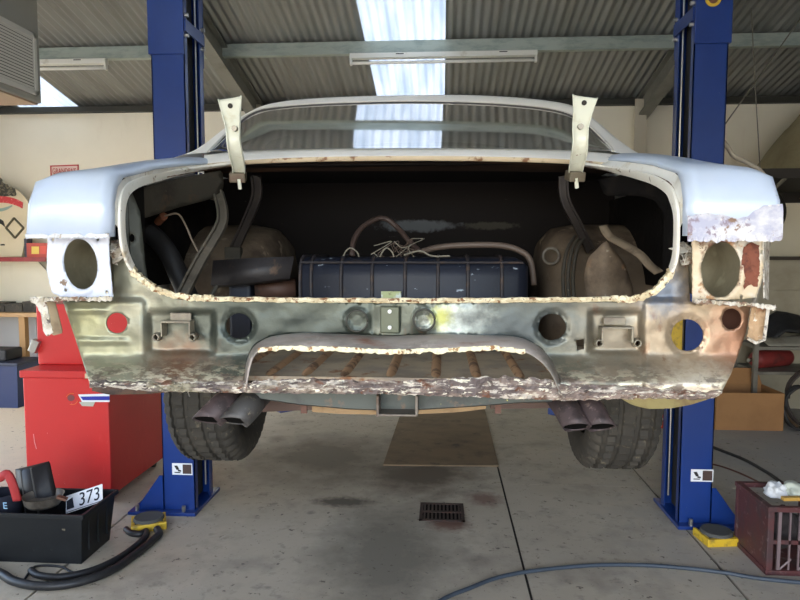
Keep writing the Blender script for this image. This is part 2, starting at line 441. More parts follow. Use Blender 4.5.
# hanging evaporative cooler
m_grey = M('cooler_grey', (158, 158, 148), .55, .1, [('n', 3, .5, .75, (140, 138, 128))])
cX = -3.0; e = WX(42, 104, cX); cy1 = e.y; cz0 = e.z; cy0 = cy1 - 1.25; cz1 = cz0 + .8
t = thing('evaporative_cooler', 'grey box cooler with a louvred side grille hung under the roof', 'cooler', (cX - .45, (cy0 + cy1) / 2, cz0))
part('casing', box(nb(), cX - .9, cX, cy0, cy1, cz0, cz1), m_grey, t, bevel=.012)
part('base_tray', box(nb(), cX - .88, cX - .02, cy0 + .02, cy1 - .02, cz0 - .012, cz0), M('tray_brown', (168, 146, 122), .6), t)
g0 = WX(37, 96, cX); gy1 = g0.y; gz0 = g0.z; gz1 = WX(37, 36, cX).z; gy0 = gy1 - 1.0
fr = nb()
for (a0, a1, b0, b1) in ((gy0, gy1, gz0 - .0, gz0 + .035), (gy0, gy1, gz1 - .035, gz1), (gy0, gy0 + .035, gz0, gz1), (gy1 - .035, gy1, gz0, gz1)): box(fr, cX - .001, cX + .015, a0, a1, b0, b1)
g = part('grille_frame', fr, M('grille_frame_grey', (206, 206, 196), .5), t, bevel=.003)
part('grille_back', box(nb(), cX + .001, cX + .002, gy0, gy1, gz0, gz1), M('grille_dark', (40, 40, 36), .8), t)
nsl = 17; zz = (gz1 - gz0 - .07) / nsl
slat0 = None
for k in range(nsl):
    z = gz0 + .035 + zz * (k + .5)
    if slat0 is None:
        bm = nb(); rbox(bm, (cX + .008, (gy0 + gy1) / 2, z), (.002, gy1 - gy0 - .06, zz * .72), (0, 22, 0))
        slat0 = part('slat', bm, M('slat_grey', (200, 200, 190), .5), t); z0s = z
    else:
        c = slat0.copy(); C.objects.link(c); c.parent = t; c.location = slat0.location + Vector((0, 0, z - z0s))
for y in (cy0 + .1, cy1 - .1):
    part('hanger_rod', tube(nb(), [(cX - .45, y, cz1 - .01), (cX - .45, y, roofz(y) + .01)], .008), m_galv, t)

# ================================================================== two-post lift
m_blue = M('lift_blue', (14, 50, 118), .36, .0, [('n', 2, .5, .8, (12, 42, 102)), ('n', 30, .72, .76, (120, 120, 130))], coat=.3)
m_blued = M('lift_blue_inside', (16, 34, 92), .6)
m_steel = M('bright_steel', (176, 176, 172), .3, .9)
m_black = M('black_rubber', (26, 26, 26), .7)
m_yel = M('yellow_paint', (206, 170, 44), .5, 0, [('n', 20, .52, .68, (140, 116, 48))])
m_stw = M('sticker_white', (226, 228, 232), .4); m_stb = M('sticker_brown', (72, 54, 50), .5); m_ink = M('print_black', (22, 22, 24), .5)
LY0 = 3.77; LY1 = 4.07
def lift_post(s, x_out, x_in, label):
    """s=-1 left post, +1 right; the open side of the C faces the car"""
    t = thing('lift_post', label, 'car lift', ((x_out + x_in) / 2, (LY0 + LY1) / 2, 0), 'posts of the two-post lift')
    H = 3.75; lo, hi = min(x_out, x_in), max(x_out, x_in); th = .006
    def X(d): return x_in - s * -d if False else x_in + s * d       # d = distance outward from inner edge
    def bx(bm, d0, d1, y0, y1, z0, z1):
        a, b = X(d0), X(d1); box(bm, min(a, b), max(a, b), y0, y1, z0, z1); return bm
    w = abs(x_out - x_in)
    c = nb(); bx(c, w - th, w, LY0, LY1, .02, H); bx(c, 0, w, LY0, LY0 + th, .02, H); bx(c, 0, w, LY1 - th, LY1, .02, H)
    bx(c, 0, th, LY0, LY0 + .045, .02, H); bx(c, 0, th, LY1 - .06, LY1, .02, H)
    part('column', c, m_blue, t)
    c = nb(); e_ = .012
    z0 = 2.73; bx(c, -.002, w + e_, LY0 - e_, LY0 - .0005, z0, H + .02); bx(c, w, w + e_, LY0 - .0005, LY1 + e_, z0, H + .02); bx(c, -.002, w, LY1 + .0005, LY1 + e_, z0, H + .02)
    part('extension_sleeve', c, m_blue, t, bevel=.003)
    st = part('brace_strap', bx(nb(), -.012, -.002, LY0 + .0, LY1, z0 + .13, z0 + .2), m_blue, t)
    for (y, z) in ((LY0 + .02, z0 + .11), (LY0 + .02, z0 + .225), (LY1 - .02, z0 + .11), (LY1 - .02, z0 + .225)):
        part('bolt', tube(nb(), [(X(-.02), y, z), (X(0), y, z)], .012, 6), m_steel, t)
    part('slide_rail', bx(nb(), .04, .05, LY0 + .05, LY1 - .07, .05, H), m_black, t)
    part('lift_cable', tube(nb(), [(X(.015), LY1 - .085, .1), (X(.015), LY1 - .085, H - .1)], .006), m_steel, t)
    # base
    bp = nb(); a, b = X(-.02), X(w + .2); box(bp, min(a, b), max(a, b), LY0 - .06, LY1 + .08, 0, .02)
    part('base_plate', bp, m_blue, t, bevel=.003)
    for y in (LY0 + .0, LY1):
        g = nb(); p = [(X(w), y, .02), (X(w + .17), y, .02), (X(w + .02), y, .23), (X(w), y, .23)]
        q = [(u[0], u[1] - .008, u[2]) for u in p]; hexa(g, p, q); bmesh.ops.recalc_face_normals(g, faces=g.faces)
        part('gusset', g, m_blue, t)
    for (d, y) in ((.06, LY0 - .035), (w + .15, LY0 - .035), (w + .15, LY1 + .05)):
        part('anchor_bolt', tube(nb(), [(X(d), y, .02), (X(d), y, .055)], .012, 6), m_steel, t)
    # warning sticker
    zc = F(400, 250 + 1, 0).z; zc = W(703 if s > 0 else 182, 475.5 if s > 0 else 469, LY0).z
    xc_ = W(702 if s > 0 else 182.5, 475, LY0).x
    stk = part('warning_sticker', box(nb(), xc_ - .063, xc_ + .063, LY0 - .0015, LY0 - .0005, zc - .036, zc + .036), m_stw, t)
    part('picture_panel', box(nb(), xc_ + .003, xc_ + .057, LY0 - .0025, LY0 - .0015, zc - .029, zc + .029), m_stb, stk)
    pg = nb()
    for pts in ([(-.05, .02), (-.03, .022), (-.018, -.002), (-.034, -.006)], [(-.028, -.004), (-.008, -.006), (-.006, -.016), (-.026, -.014)], [(-.048, -.018), (-.012, -.018), (-.012, -.024), (-.048, -.024)]):
        v = [pg.verts.new((xc_ + a, LY0 - .0025, zc + b)) for a, b in pts]; pg.faces.new(v)
    part('pictogram', pg, m_ink, stk)
    # carriage and swing arms carrying the car
    ca = nb(); bx(ca, -.05, .03, LY0 + .06, LY1 - .07, .72, 1.32); bx(ca, -.12, -.02, LY0 + .02, LY1 - .02, .83, .93)
    part('carriage', ca, m_blue, t, bevel=.004)
    if s > 0:
        lb = nb(); q = W(681, 336, LY0); box(lb, W(668, 336, LY0).x, W(686.5, 336, LY0).x, LY0 + .03, LY0 + .058, q.z - .1, q.z + .12)
        p_ = part('guard_plate', lb, m_yel, t)
    for sy in (-1, 1):
        y0_ = (LY0 + LY1) / 2 + sy * .1; tip = Vector((-.095 + s * .62, y0_ + sy * .85, .88))
        a_ = nb(); st_ = Vector((X(-.07), y0_, .88)); d = tip - st_
        sweep(a_, [st_, tip], [(-.045, -.04), (.045, -.04), (.045, .04), (-.045, .04)], up=(0, 0, 1))
        ar = part('swing_arm', a_, m_blue, t, bevel=.004)
        part('arm_pad', tube(nb(), [tip + Vector((0, 0, .04)), tip + Vector((0, 0, .1))], .055, 16), m_black, ar)
    return t
pl_ = W(154, 160, LY0).x; pi_ = W(187, 160, LY0).x
lift_post(-1, pl_, pi_, 'blue lift column beside the red cabinet')
po_ = W(724, 165, LY0).x; pi2 = W(690, 165, LY0).x
rp = lift_post(1, po_, pi2, 'blue lift column beside the cardboard box and red crate')
q = W(713, -1, LY0 - .012)
part('round_badge', tube(nb(), [(q.x, LY0 - .012, q.z), (q.x, LY0 - .018, q.z)], .042, 24), m_yel, rp)
part('badge_centre', tube(nb(), [(q.x, LY0 - .018, q.z), (q.x, LY0 - .02, q.z)], .026, 24), M('badge_brown', (110, 70, 40), .5), rp)
hp = smooth_path([Vector((po_ - .002, 3.95, W(724, 128, 3.95).z)), W(727, 146, 3.95), W(734, 156, 3.95), W(748, 163, 3.95), W(762, 173, 3.95), W(770, 190, 3.95), W(770, 230, 3.95), W(758, 290, 3.95), W(738, 335, 3.95), Vector((po_ - .002, 3.95, 1.0))], 5)
part('hydraulic_hose', tube(nb(), hp, .014, 8), M('hose_grey', (158, 150, 136), .5), rp, smooth=True)

def pad(px, py, label, rot):
    p = F(px, py); t = thing('lift_pad', label, 'lift pad', (p.x, p.y, 0), 'loose rubber lift pads')
    bm = nb(); rbox(bm, (p.x, p.y - .075, .022), (.19, .025, .044), (0, 0, 0)); rbox(bm, (p.x - .085, p.y, .022), (.02, .15, .044), (0, 0, 0)); rbox(bm, (p.x + .085, p.y, .022), (.02, .15, .044), (0, 0, 0)); rbox(bm, (p.x, p.y, .012), (.17, .15, .02), (0, 0, 0))
    b = part('holder', bm, m_yel, t, bevel=.004)
    part('rubber_disc', lathe(nb(), [(0, .02), (.08, .02), (.085, .03), (.085, .05), (.078, .06), (0, .058)], Matrix.Translation((p.x, p.y, 0)) @ Matrix.Rotation(R(-90), 4, 'Y'), 28), M('pad_rubber', (74, 74, 70), .8), t, smooth=True, autos=40)
    t.rotation_euler.z = R(rot)
pad(716, 540, 'yellow-framed rubber lift pad beside the red wire crate', 8)
pad(149, 526, 'yellow-framed rubber lift pad at the red cabinet', 25)

# ================================================================== the car body on the lift
xc = -0.12
car = thing('car', 'stripped white two-door car shell without boot lid, raised on the lift', 'car', (xc, 3.9, .98))
m_paint = M('primer_white', (246, 242, 233), .5, 0, [('n', 2.5, .45, .75, (240, 237, 230)), ('n', 40, .70, .74, (190, 176, 150))], spec=.35)
m_qpaint = M('quarter_silver_white', (198, 209, 224), .3, .1, [('n', 3, .4, .7, (188, 201, 221)), ('n', 26, .71, .74, (150, 130, 110))], coat=.3)
m_flake = M('flaking_paint', (178, 168, 150), .62, 0, [('n', 30, .46, .54, (204, 198, 186)), ('n', 46, .54, .60, (124, 98, 78)), ('n', 22, .58, .64, (84, 72, 66)), ('n', 70, .62, .67, (214, 206, 176))], bump=(60, .25, .004))
m_lip = M('flaking_lip', (206, 188, 150), .65, 0, [('n', 24, .48, .53, (232, 220, 186)), ('n', 60, .55, .6, (128, 84, 50)), ('n', 34, .62, .66, (80, 60, 46))], bump=(60, .5, .004))
m_liprub = M('lip_white', (230, 226, 214), .5, 0, [('n', 14, .60, .68, (180, 164, 138)), ('n', 50, .63, .69, (116, 92, 70))], bump=(40, .3, .003))
m_gut = M('gutter_rust', (150, 122, 96), .7, 0, [('n', 14, .44, .52, (92, 62, 42)), ('n', 30, .56, .62, (196, 182, 158)), ('n', 8, .6, .7, (64, 46, 36))], bump=(50, .4, .004))
m_bare = M('bare_body_steel', (84, 88, 76), .34, .5, [
    ('x', -.42, -.62, (128, 126, 108)), ('x', .30, .55, (124, 115, 98)), ('x', .56, .72, (168, 148, 122)),
    ('n', 5, .50, .72, (92, 94, 86), (1, 1, 1), .8), ('n', 9, .56, .70, (152, 150, 134), (1, 1, 2), .6), ('n', 16, .62, .70, (112, 74, 50), (1, 1, .6), .7),
    ('b', (-.80, -2.28, .42), .07, (142, 140, 106), 1.2), ('b', (-.74, -2.28, .33), .08, (138, 138, 112), 1.2), ('b', (-.30, -2.28, .42), .16, (54, 60, 54), 1.2, (.6, 1, 2)),
    ('b', (.17, -2.28, .44), .05, (196, 204, 196), 1.0, (.7, 1, 1.2)), ('b', (.12, -2.28, .45), .025, (170, 172, 96), 1.0), ('b', (.30, -2.28, .43), .10, (66, 72, 72), 1.2, (.7, 1, 1.6)),
    ('b', (-.56, -2.28, .31), .07, (116, 88, 68), 1.2), ('b', (.84, -2.28, .40), .07, (156, 116, 90), 1.2, (1, 1, .7)), ('b', (.66, -2.28, .52), .05, (96, 102, 112), 1.2), ('b', (.74, -2.3, .295), .06, (206, 196, 176), 1.0, (.7, 1, 1.4)), ('nz', 40, .48, .56, (150, 132, 112), (.6, 1, 1.2), .36, .27), ('nz', 55, .50, .56, (214, 206, 178), (.5, 1, 1.4), .34, .275), ('nz', 30, .55, .6, (84, 70, 62), (.6, 1, 1.2), .36, .28)], bump=(20, .25, .006))
m_dark = M('boot_dark', (22, 20, 19), .85, 0, spec=.1, layers=[('n', 6, .55, .75, (44, 38, 33)), ('n', 22, .66, .72, (64, 52, 42))], bump=(16, .2, .01))
m_bulk = M('bulkhead_black', (22, 19, 18), .8, 0, spec=.1, layers=[('n', 3, .5, .8, (24, 20, 19), (.5, 1, 3)), ('b', (.02, -1.18, .72), .05, (70, 72, 74), .5, (.35, 1, 2.2)), ('b', (.32, -1.18, .72), .03, (50, 48, 42), .5, (.3, 1, 2)), ('n', 40, .72, .76, (96, 92, 86), (.4, 1, 2))])
m_inner = M('inner_wing_grey', (66, 62, 54), .6, .1, spec=.2, layers=[('n', 6, .48, .66, (46, 41, 36)), ('n', 13, .58, .7, (84, 66, 50)), ('n', 30, .66, .7, (112, 102, 88))], bump=(20, .3, .008))
m_house = M('wheelhouse_brown', (108, 94, 78), .8, 0, spec=.15, layers=[('n', 5, .45, .62, (76, 64, 54)), ('n', 14, .6, .68, (138, 122, 102))], bump=(18, .3, .01))
m_under = M('underseal', (46, 42, 38), .85, 0, [('n', 8, .5, .7, (66, 56, 46))])
m_olive = M('lamp_well_olive', (150, 142, 118), .7, 0, [('n', 6, .45, .7, (116, 106, 84)), ('n', 16, .6, .7, (166, 158, 132))])
def XY(h, s): return xc + s * h
# ---- quarter panels (top, crown and rolled rear end) and body sides
ZO = [(1.505, 1.632), (1.51, 1.715), (1.53, 1.768), (1.57, 1.784), (1.65, 1.795), (1.75, 1.813), (1.9, 1.846), (2.1, 1.885), (2.4, 1.92), (2.8, 1.93), (3.6, 1.915), (5.0, 1.90), (6.0, 1.86)]
ZI = [(1.505, 1.632), (1.51, 1.715), (1.53, 1.768), (1.57, 1.795), (1.65, 1.812), (1.75, 1.838), (1.9, 1.866), (2.1, 1.898), (2.4, 1.93), (2.8, 1.94), (3.6, 1.925), (5.0, 1.93), (6.0, 1.89)]
HO = [(1.505, .874), (1.51, .868), (1.53, .860), (1.57, .852), (1.65, .85), (1.75, .85), (2.1, .86), (2.6, .875), (4, .87), (5.2, .87), (6.0, .82)]
HI = [(1.505, .668), (1.55, .672), (1.6, .68), (1.66, .68), (1.8, .667), (1.95, .652), (2.12, .645), (2.3, .66), (2.6, .68), (4, .70), (6, .68)]
AX = 2.57; AZ = 1.075; FX = AX + 2.82
def hside(y, z):
    o = interp(y, HO); zt = interp(y, ZO)
    bul = .022 * math.sin(min(max((zt - z) / .35, 0), 1) * math.pi)
    tuck = max(0, 1.47 - z) * (.48 - .28 * sst(1.6, 2.4, y))
    return o + bul * sst(1.5, 1.7, y) + .01 * 0 - tuck
for s in (-1, 1):
    bm = nb(); rows = []
    for (y, zo) in ZO:
        zi = interp(y, ZI); hi = interp(y, HI); ho = interp(y, HO); row = []
        for k in range(25):
            t = k / 24; h = hi + (ho - hi) * t
            z = zi + (zo - zi) * t + .006 * math.sin(math.pi * t) * sst(1.5, 1.6, y) - .006 * max(0, t - .8) * 5 * (t - .8) * 5 - .016 * (max(0, .16 - t) / .16) ** 2 * sst(1.505, 1.53, y)
            row.append((XY(h, s), y + .022 * (max(0, .16 - t) / .16) ** 2, z))
        rows.append(row)
    loft(bm, rows, flip=s > 0)
    # torn lower edge at the lamp
    rnd = random.Random(3 + s)
    part('quarter_panel', bm, m_qpaint, car, smooth=True, solid=.003, off=-1)
    # jagged torn strip under the rolled end
    bm = nb(); rws = [[] for _ in range(8)]
    for k in range(40):
        t = k / 39; h = interp(1.505, HI) + (interp(1.505, HO) - interp(1.505, HI)) * t
        d = (.003 if s < 0 else .012) + (.003 if s < 0 else .008) * noise.noise(Vector((k * .45, s * 4, 0))) + rnd.uniform(0, .0015)
        up = (.006 if s < 0 else interp(1 - t, [(0, .07), (.2, .066), (.45, .036), (.7, .05), (1, .046)])) + .008 * noise.noise(Vector((k * .3, s * 9, 3)))
        zb_ = 1.632
        def ys_(z): return interp(z, [(b_, a_) for a_, b_ in ZO[:5]]) - .0025
        for q_ in range(7):
            zz_ = zb_ + up * (1 - q_ / 6)
            rws[q_].append((XY(h, s), ys_(zz_) - .003 * (q_ > 0), zz_ + .006 * math.sin(q_) * 0))
        rws[7].append((XY(h, s), 1.5 + rnd.uniform(-.003, .003), zb_ - d))
    loft(bm, rws, flip=s > 0)
    part('torn_edge', bm, M('torn_lavender', (206, 204, 206), .5, 0, [('n', 14, .42, .56, (170, 170, 188), (1, 1, 1.6)), ('n', 40, .56, .62, (140, 126, 138)), ('n', 30, .6, .65, (136, 108, 88)), ('n', 20, .58, .64, (224, 218, 206))], bump=(50, .25, .003)) if s > 0 else M('torn_white', (206, 208, 212), .5, 0, [('n', 50, .58, .64, (160, 144, 126))], bump=(60, .15, .003)), car, solid=.001)
    # side skin with wheel arches
    top = [(y, interp(y, ZO) - .018) for y in (1.56, 1.65, 1.75, 1.9, 2.1, 2.4, 2.8, 3.6, 4.3, 5.0, 5.6, 6.0)]
    arch = [(AX + .37 * math.cos(a), 1.20 + .36 * math.sin(a)) for a in [R(200 - 220 * k / 16) for k in range(17)]]
    farch = [(FX + .37 * math.cos(a), 1.20 + .36 * math.sin(a)) for a in [R(200 - 220 * k / 16) for k in range(17)]]
    out = [(1.6, interp(1.6, ZO) - .018)] + top[1:] + [(6.02, 1.2), (5.85, 1.05)] + farch[::-1] + [(FX - .42, .985), (AX + .44, .985)] + arch[::-1] + [(2.19, 1.30), (2.17, 1.42), (2.1, 1.47), (1.64, 1.485), (1.60, 1.50)]
    out = [o for i, o in enumerate(out) if i == 0 or (Vector(o) - Vector(out[i - 1])).length > 1e-4]
    bm = sheet(out, (), lambda y, z: Vector((XY(hside(y, z), s), y, z)), step=.06)
    part('body_side', bm, m_paint, car, smooth=True, solid=.003)
    # inner quarter skin seen through the lamp holes
    hl = .79
    # wheel housing
    bm = nb(); rows = []
    for (h, rr) in ((.83, .40), (.62, .40), (.54, .385), (.50, .34), (.485, .25), (.48, .0)):
        rows.append([(XY(h, s), AX + rr * math.cos(a), 1.29 + rr * math.sin(a) * 1.02) for a in [R(-20 + 220 * k / 20) for k in range(21)]])
    loft(bm, rows); part('wheel_housing', bm, m_house, car, smooth=True)
# ---- floor pan, bulkheads, cabin
part('floor_pan', box(nb(), XY(.78, -1), XY(.78, 1), 2.72, 5.9, .98, 1.02), m_under, car)
for s in (-1, 1):
    for y in (3.05, 5.0): part('jacking_block', box(nb(), XY(s * .62, 1) - .06, XY(s * .62, 1) + .06, y - .06, y + .06, .975, .985), m_under, car)
part('nose_panel', box(nb(), XY(.8, -1), XY(.8, 1), 5.95, 6.02, 1.05, 1.84), m_paint, car, bevel=.03)
bm = nb(); loft(bm, [[(XY(h, 1), y, z) for h in (-.70, -.35, 0, .35, .70)] for y, z in ((4.95, 1.93), (5.5, 1.94), (6.0, 1.89))]); part('bonnet', bm, m_paint, car, smooth=True)
part('bulkhead', box(nb(), XY(.82, -1), XY(.82, 1), 2.72, 2.735, 1.0, 1.90), m_bulk, car)
part('parcel_shelf', box(nb(), XY(.72, -1), XY(.72, 1), 2.17, 2.95, 1.88, 1.9), M('shelf_dark', (30, 27, 25), .9, spec=.1), car)
part('seat_back', box(nb(), XY(.62, -1), XY(.62, 1), 2.95, 3.12, 1.4, 1.99), M('seat_black', (24, 22, 22), .8, spec=.15), car, bevel=.04)
# boot floor with pressed ribs
ZF = 1.281
bf = part('boot_floor', box(nb(), XY(.80, -1), XY(.80, 1), 1.605, 2.72, ZF - .012, ZF), M('boot_floor_brown', (188, 168, 138), .75, 0, [('n', 6, .45, .62, (158, 142, 122)), ('n', 15, .58, .66, (150, 104, 68)), ('n', 30, .64, .7, (150, 140, 120))], bump=(20, .3, .006)), car)
for px in (300, 330, 362, 400, 437, 470, 505, 268, 535):
    q = F(px, 352, ZF); x = q.x
    bm = nb(); prof = [(-.014, 0), (-.009, .008), (0, .011), (.009, .008), (.014, 0)]
    rows = [[(x + a * k, y, ZF - .001 + b * k) for a, b in prof] for y, k in ((1.61, .3), (1.64, .9), (1.7, 1), (2.2, 1))]
    loft(bm, rows, flip=True); part('floor_rib', bm, M('rib_rust', (176, 136, 98), .7, 0, [('n', 20, .5, .6, (118, 88, 64))]), bf, smooth=True)
# ---- greenhouse
def Yg(py): return 2.2 + (151 - py) * .65 / 47
O = [(163, 161, 2.42), (185, 155, 2.45), (200, 147, 2.48), (211, 139, 2.51), (221, 131, 2.56), (234, 121.5, 2.64), (250, 112.5, 2.75), (275, 103, 2.87), (300, 99.5, 2.95), (340, 97, 3.0), (400, 95.3, 3.02), (460, 95, 3.02), (510, 97, 3.0), (550, 101, 2.95), (575, 106.5, 2.86), (590, 116, 2.76), (602, 125.5, 2.66), (613, 135.5, 2.57), (625, 144.5, 2.52), (638, 153, 2.48), (653, 160.5, 2.45), (678, 166, 2.42)]
Fp = [(208, 152.5), (212, 148), (227, 133), (243, 118.5), (258, 110.5), (280, 107), (320, 104), (400, 101.6), (470, 102.6), (520, 105.5), (555, 110), (575, 116.5), (590, 127), (602, 138.5), (611, 147.5), (613, 152)]
def insetF(d):
    cx, cy = 411, 132
    return [(x + (cx - x) / abs(cx - x + 1e-6) * d * (1.3 if abs(x - cx) > 100 else .0), y + (d if y < 140 else -d * .6)) for x, y in Fp]
G = insetF(1.6)
N_ = 60
o3 = smooth_path([W(*p) for p in O], 5); o3 = resample(o3, N_)
f3 = resample(smooth_path([W(x, y, Yg(y)) for x, y in Fp], 5), N_)
bm = nb(); mid = [(a + b) / 2 + Vector((0, -.004, .008)) for a, b in zip(o3, f3)]
fwd1 = [Vector((xc + (p.x - xc) * 1.005, p.y + .25, p.z + .004)) for p in o3]
def rf(p, y, k, zt):
    return Vector((xc + (p.x - xc) * k, y, p.z + zt * sst(1.95, 2.15, p.z)))
fwd2 = [rf(p, 3.5, 1.01, .012) for p in o3]; fwd3 = [rf(p, 4.2, .99, -.02) for p in o3]
fwd4 = [Vector((xc + (p.x - xc) * 1.0, 4.95, min(p.z, 1.93))) for p in o3]
loft(bm, [f3, mid, o3, fwd1, fwd2, fwd3], flip=False)
roof = part('roof_shell', bm, m_paint, car, smooth=True, autos=50)
bm = nb(); loft(bm, [fwd3, fwd4]); m_glass = glass_mat('window_glass', (.34, .36, .36), .10); part('windscreen', bm, m_glass, car, smooth=True)
# bright trim and rear glass
g3 = resample(smooth_path([W(x, y, Yg(y) + .004) for x, y in G], 5), N_)
m_trim = M('window_trim', (216, 212, 202), .4, .2, [('n', 20, .5, .7, (176, 168, 154))])
bm = nb(); sweep(bm, f3, [(-.005, 0), (-.0025, .004), (.0025, .004), (.005, 0)], up=(0, -.41, .91)); part('window_trim', bm, m_trim, car, smooth=True, autos=40)
bm = nb(); loft(bm, [[p + Vector((0, -.001, .002)) for p in f3], g3]); part('window_rubber', bm, M('window_rubber', (70, 66, 62), .6), car, smooth=True)
half = N_ // 2; rows = []
bl = Vector(g3[0]); br = Vector(g3[-1])
for k in range(17):
    t = k / 16
    # glass rows from bottom chord to the arch; param across
    row = []
    for i in range(N_):
        u = i / (N_ - 1); b_ = bl.lerp(br, u) + Vector((0, -.03 * math.sin(math.pi * u), .006 * math.sin(math.pi * u)))
        row.append(b_.lerp(g3[i], t) + Vector((0, -.01, .02)) * math.sin(math.pi * t) * .15)
    rows.append(row)
bm = nb(); loft(bm, rows, flip=True); part('rear_window', bm, m_glass, car, smooth=True, label='dusty rear window glass')
for s in (-1, 1):
    bm = nb(); pts = [(2.95, 1.97), (3.0, 2.1), (3.2, 2.16), (4.0, 2.15), (4.45, 1.97)]
    v = [bm.verts.new((XY(.80 - (z - 1.93) * .75, s), y, z)) for y, z in pts]; bm.faces.new(v if s < 0 else v[::-1])
    part('side_window', bm, M('side_glass', (34, 36, 38), .08), car, solid=.004)
# ---- deck below the rear window
dk = []
xs_ = list(range(204, 622, 6))
def arc(x, e, c_): u = (x - 412) / 208; return c_ + (e - c_) * u * u * (.5 + .5 * u * u)
rows = []
for (Y, e, c_) in ((2.22, 155, 146), (2.19, 157, 149), (2.15, 160, 152), (2.115, 162.5, 154.6), (2.105, 164, 156)):
    rows.append([W(x, arc(x, e, c_), Y) for x in xs_])
bm = nb(); loft(bm, rows, flip=False); part('deck_panel', bm, m_paint, car, smooth=True)
rows = [[W(x, arc(x, 164, 156), 2.104) for x in xs_], [W(x, arc(x, 167.5, 160.5) + .6 * noise.noise(Vector((x * .1, 0, 0))), 2.102) for x in xs_], [W(x, arc(x, 168, 161), 2.13) for x in xs_]]
bm = nb(); loft(bm, rows); part('deck_flange', bm, M('flange_beige', (190, 172, 142), .6, 0, [('n', 20, .55, .62, (120, 84, 54)), ('n', 9, .5, .7, (206, 194, 170), (.3, 1, 1))], bump=(50, .3, .003)), car, smooth=True)
bm = nb(); loft(bm, [[W(x, arc(x, 168, 161), 2.13) for x in xs_], [W(x, arc(x, 168, 165), 2.2) for x in xs_], [W(x, arc(x, 174, 171), 2.25) for x in xs_]]); part('drain_channel', bm, M('channel_brown', (40, 30, 24), .8, 0, spec=.15, layers=[('n', 10, .5, .65, (82, 60, 44), (.2, 1, 1))]), car, smooth=True)

# ---- boot opening: gutter and lip
LL = [(212, 298.5, 1.62), (182, 296, 1.62), (163, 291, 1.62), (147, 283, 1.61), (134, 271, 1.595), (126, 256, 1.57), (122, 238, 1.55), (121, 215, 1.545), (123, 197, 1.57), (129, 187, 1.62), (143, 180, 1.71), (170, 173.5, 1.87), (205, 167.5, 2.04), (234, 163, 2.12)]
LR = [(612, 299, 1.62), (638, 297.5, 1.62), (656, 289, 1.61), (668, 276, 1.595), (675, 260, 1.57), (677, 240, 1.55), (677, 215, 1.545), (674, 200, 1.57), (668, 188, 1.62), (651, 178, 1.73), (630, 172.5, 1.88), (604, 167.5, 2.04), (577, 163, 2.12)]
QL = [(112, 238, 1.508), (110, 215, 1.53), (109, 200, 1.56), (112, 189, 1.61), (121, 180, 1.68), (145, 172.5, 1.80), (175, 166.5, 1.95), (206, 160, 2.12)]
QR = [(690, 240, 1.508), (692, 215, 1.53), (693, 200, 1.56), (690, 190, 1.61), (681, 181, 1.68), (660, 173, 1.80), (637, 167, 1.95), (616, 161, 2.12)]
for s, Lp, Qp in ((-1, LL, QL), (1, LR, QR)):
    l3 = smooth_path([W(*p) for p in Lp], 5)
    side = resample([p for p in l3 if p.z > 1.62], 40)
    yi = [1.507, 1.512, 1.53, 1.56, 1.61, 1.66, 1.72, 1.8, 1.88, 1.95, 2.04, 2.12]
    q3 = resample([Vector((XY(interp(y, HI), s), y + .022, interp(y, ZI) - .016 * sst(1.505, 1.53, y))) for y in yi], 40)
    a1 = [q.lerp(l, .5) + Vector((0, .012, -.003)) for q, l in zip(q3, side)]
    a2 = [q.lerp(l, .74) + Vector((0, .022, -.008)) for q, l in zip(q3, side)]
    a3 = [q.lerp(l, .95) + Vector((0, .016, -.008)) for q, l in zip(q3, side)]
    bm = nb(); loft(bm, [q3, a1], flip=s < 0); part('gutter_shoulder', bm, M('shoulder_paint', (232, 230, 222), .45, 0, [('n', 12, .55, .65, (210, 202, 184)), ('n', 26, .66, .71, (136, 104, 78)), ('n', 5, .58, .72, (190, 182, 164))], bump=(40, .2, .003)), car, smooth=True)
    bm = nb(); loft(bm, [a1, a2, a3, side], flip=s < 0); part('gutter_channel', bm, m_gut, car, smooth=True)
    side_lip = [p for p in l3 if p.z > 1.55]
    bm = nb(); sweep(bm, side_lip, [(-.004, -.014), (-.005, .006), (-.003, .010), (.003, .010), (.005, .006), (.004, -.014)], up=(0, -1, .001)); part('opening_lip', bm, m_liprub, car, smooth=True, autos=45)
    corner = [p for p in l3 if p.z <= 1.56]
    rr = random.Random(5)
    bm = nb(); sweep(bm, [p + Vector((rr.uniform(-.002, .002), rr.uniform(-.004, .002), rr.uniform(-.003, .003))) for p in resample(corner, 34)], [(-.006, -.01), (-.0075, .008), (0, .012), (.0075, .008), (.006, -.01)], up=(0, -1, .001)); part('corner_lip', bm, m_lip, car)
    # crumpled metal at the lamp corner
    cpx = (116, 250) if s < 0 else (684, 252)
    for k in range(11 if s > 0 else 8):
        p = W(cpx[0] + rr.uniform(-5, 6), cpx[1] + rr.uniform(-13, 12), 1.60 + rr.uniform(-.01, .01)); bm = nb()
        d = Vector((rr.uniform(-1, 1), rr.uniform(-.4, .4), rr.uniform(-1, 1))).normalized() * rr.uniform(.012, .026); e = d.orthogonal().normalized() * rr.uniform(.006, .013)
        v = [bm.verts.new(q) for q in (p - d, p + e, p + d * .9, p - e + Vector((0, -.01, 0)))]; bm.faces.new(v[:3]); bm.faces.new((v[0], v[2], v[3]))
        part('torn_scrap', bm, m_flake, car, solid=.0015)
# bottom lip
rr = random.Random(11)
bp = []
for x in range(206, 622, 4):
    y = 299 + 1.6 * math.sin((x - 206) / 416 * math.pi) + .7 * noise.noise(Vector((x * .08, 2, 0))) + rr.uniform(-.25, .25)
    bp.append(W(x, y, 1.62 + rr.uniform(-.003, .002)))
bm = nb(); sweep(bm, bp, [(-.0055, -.016), (-.0062, .008), (0, .013), (.0055, .008), (.0045, -.016)], up=(0, -1, .001)); part('sill_lip', bm, m_lip, car)

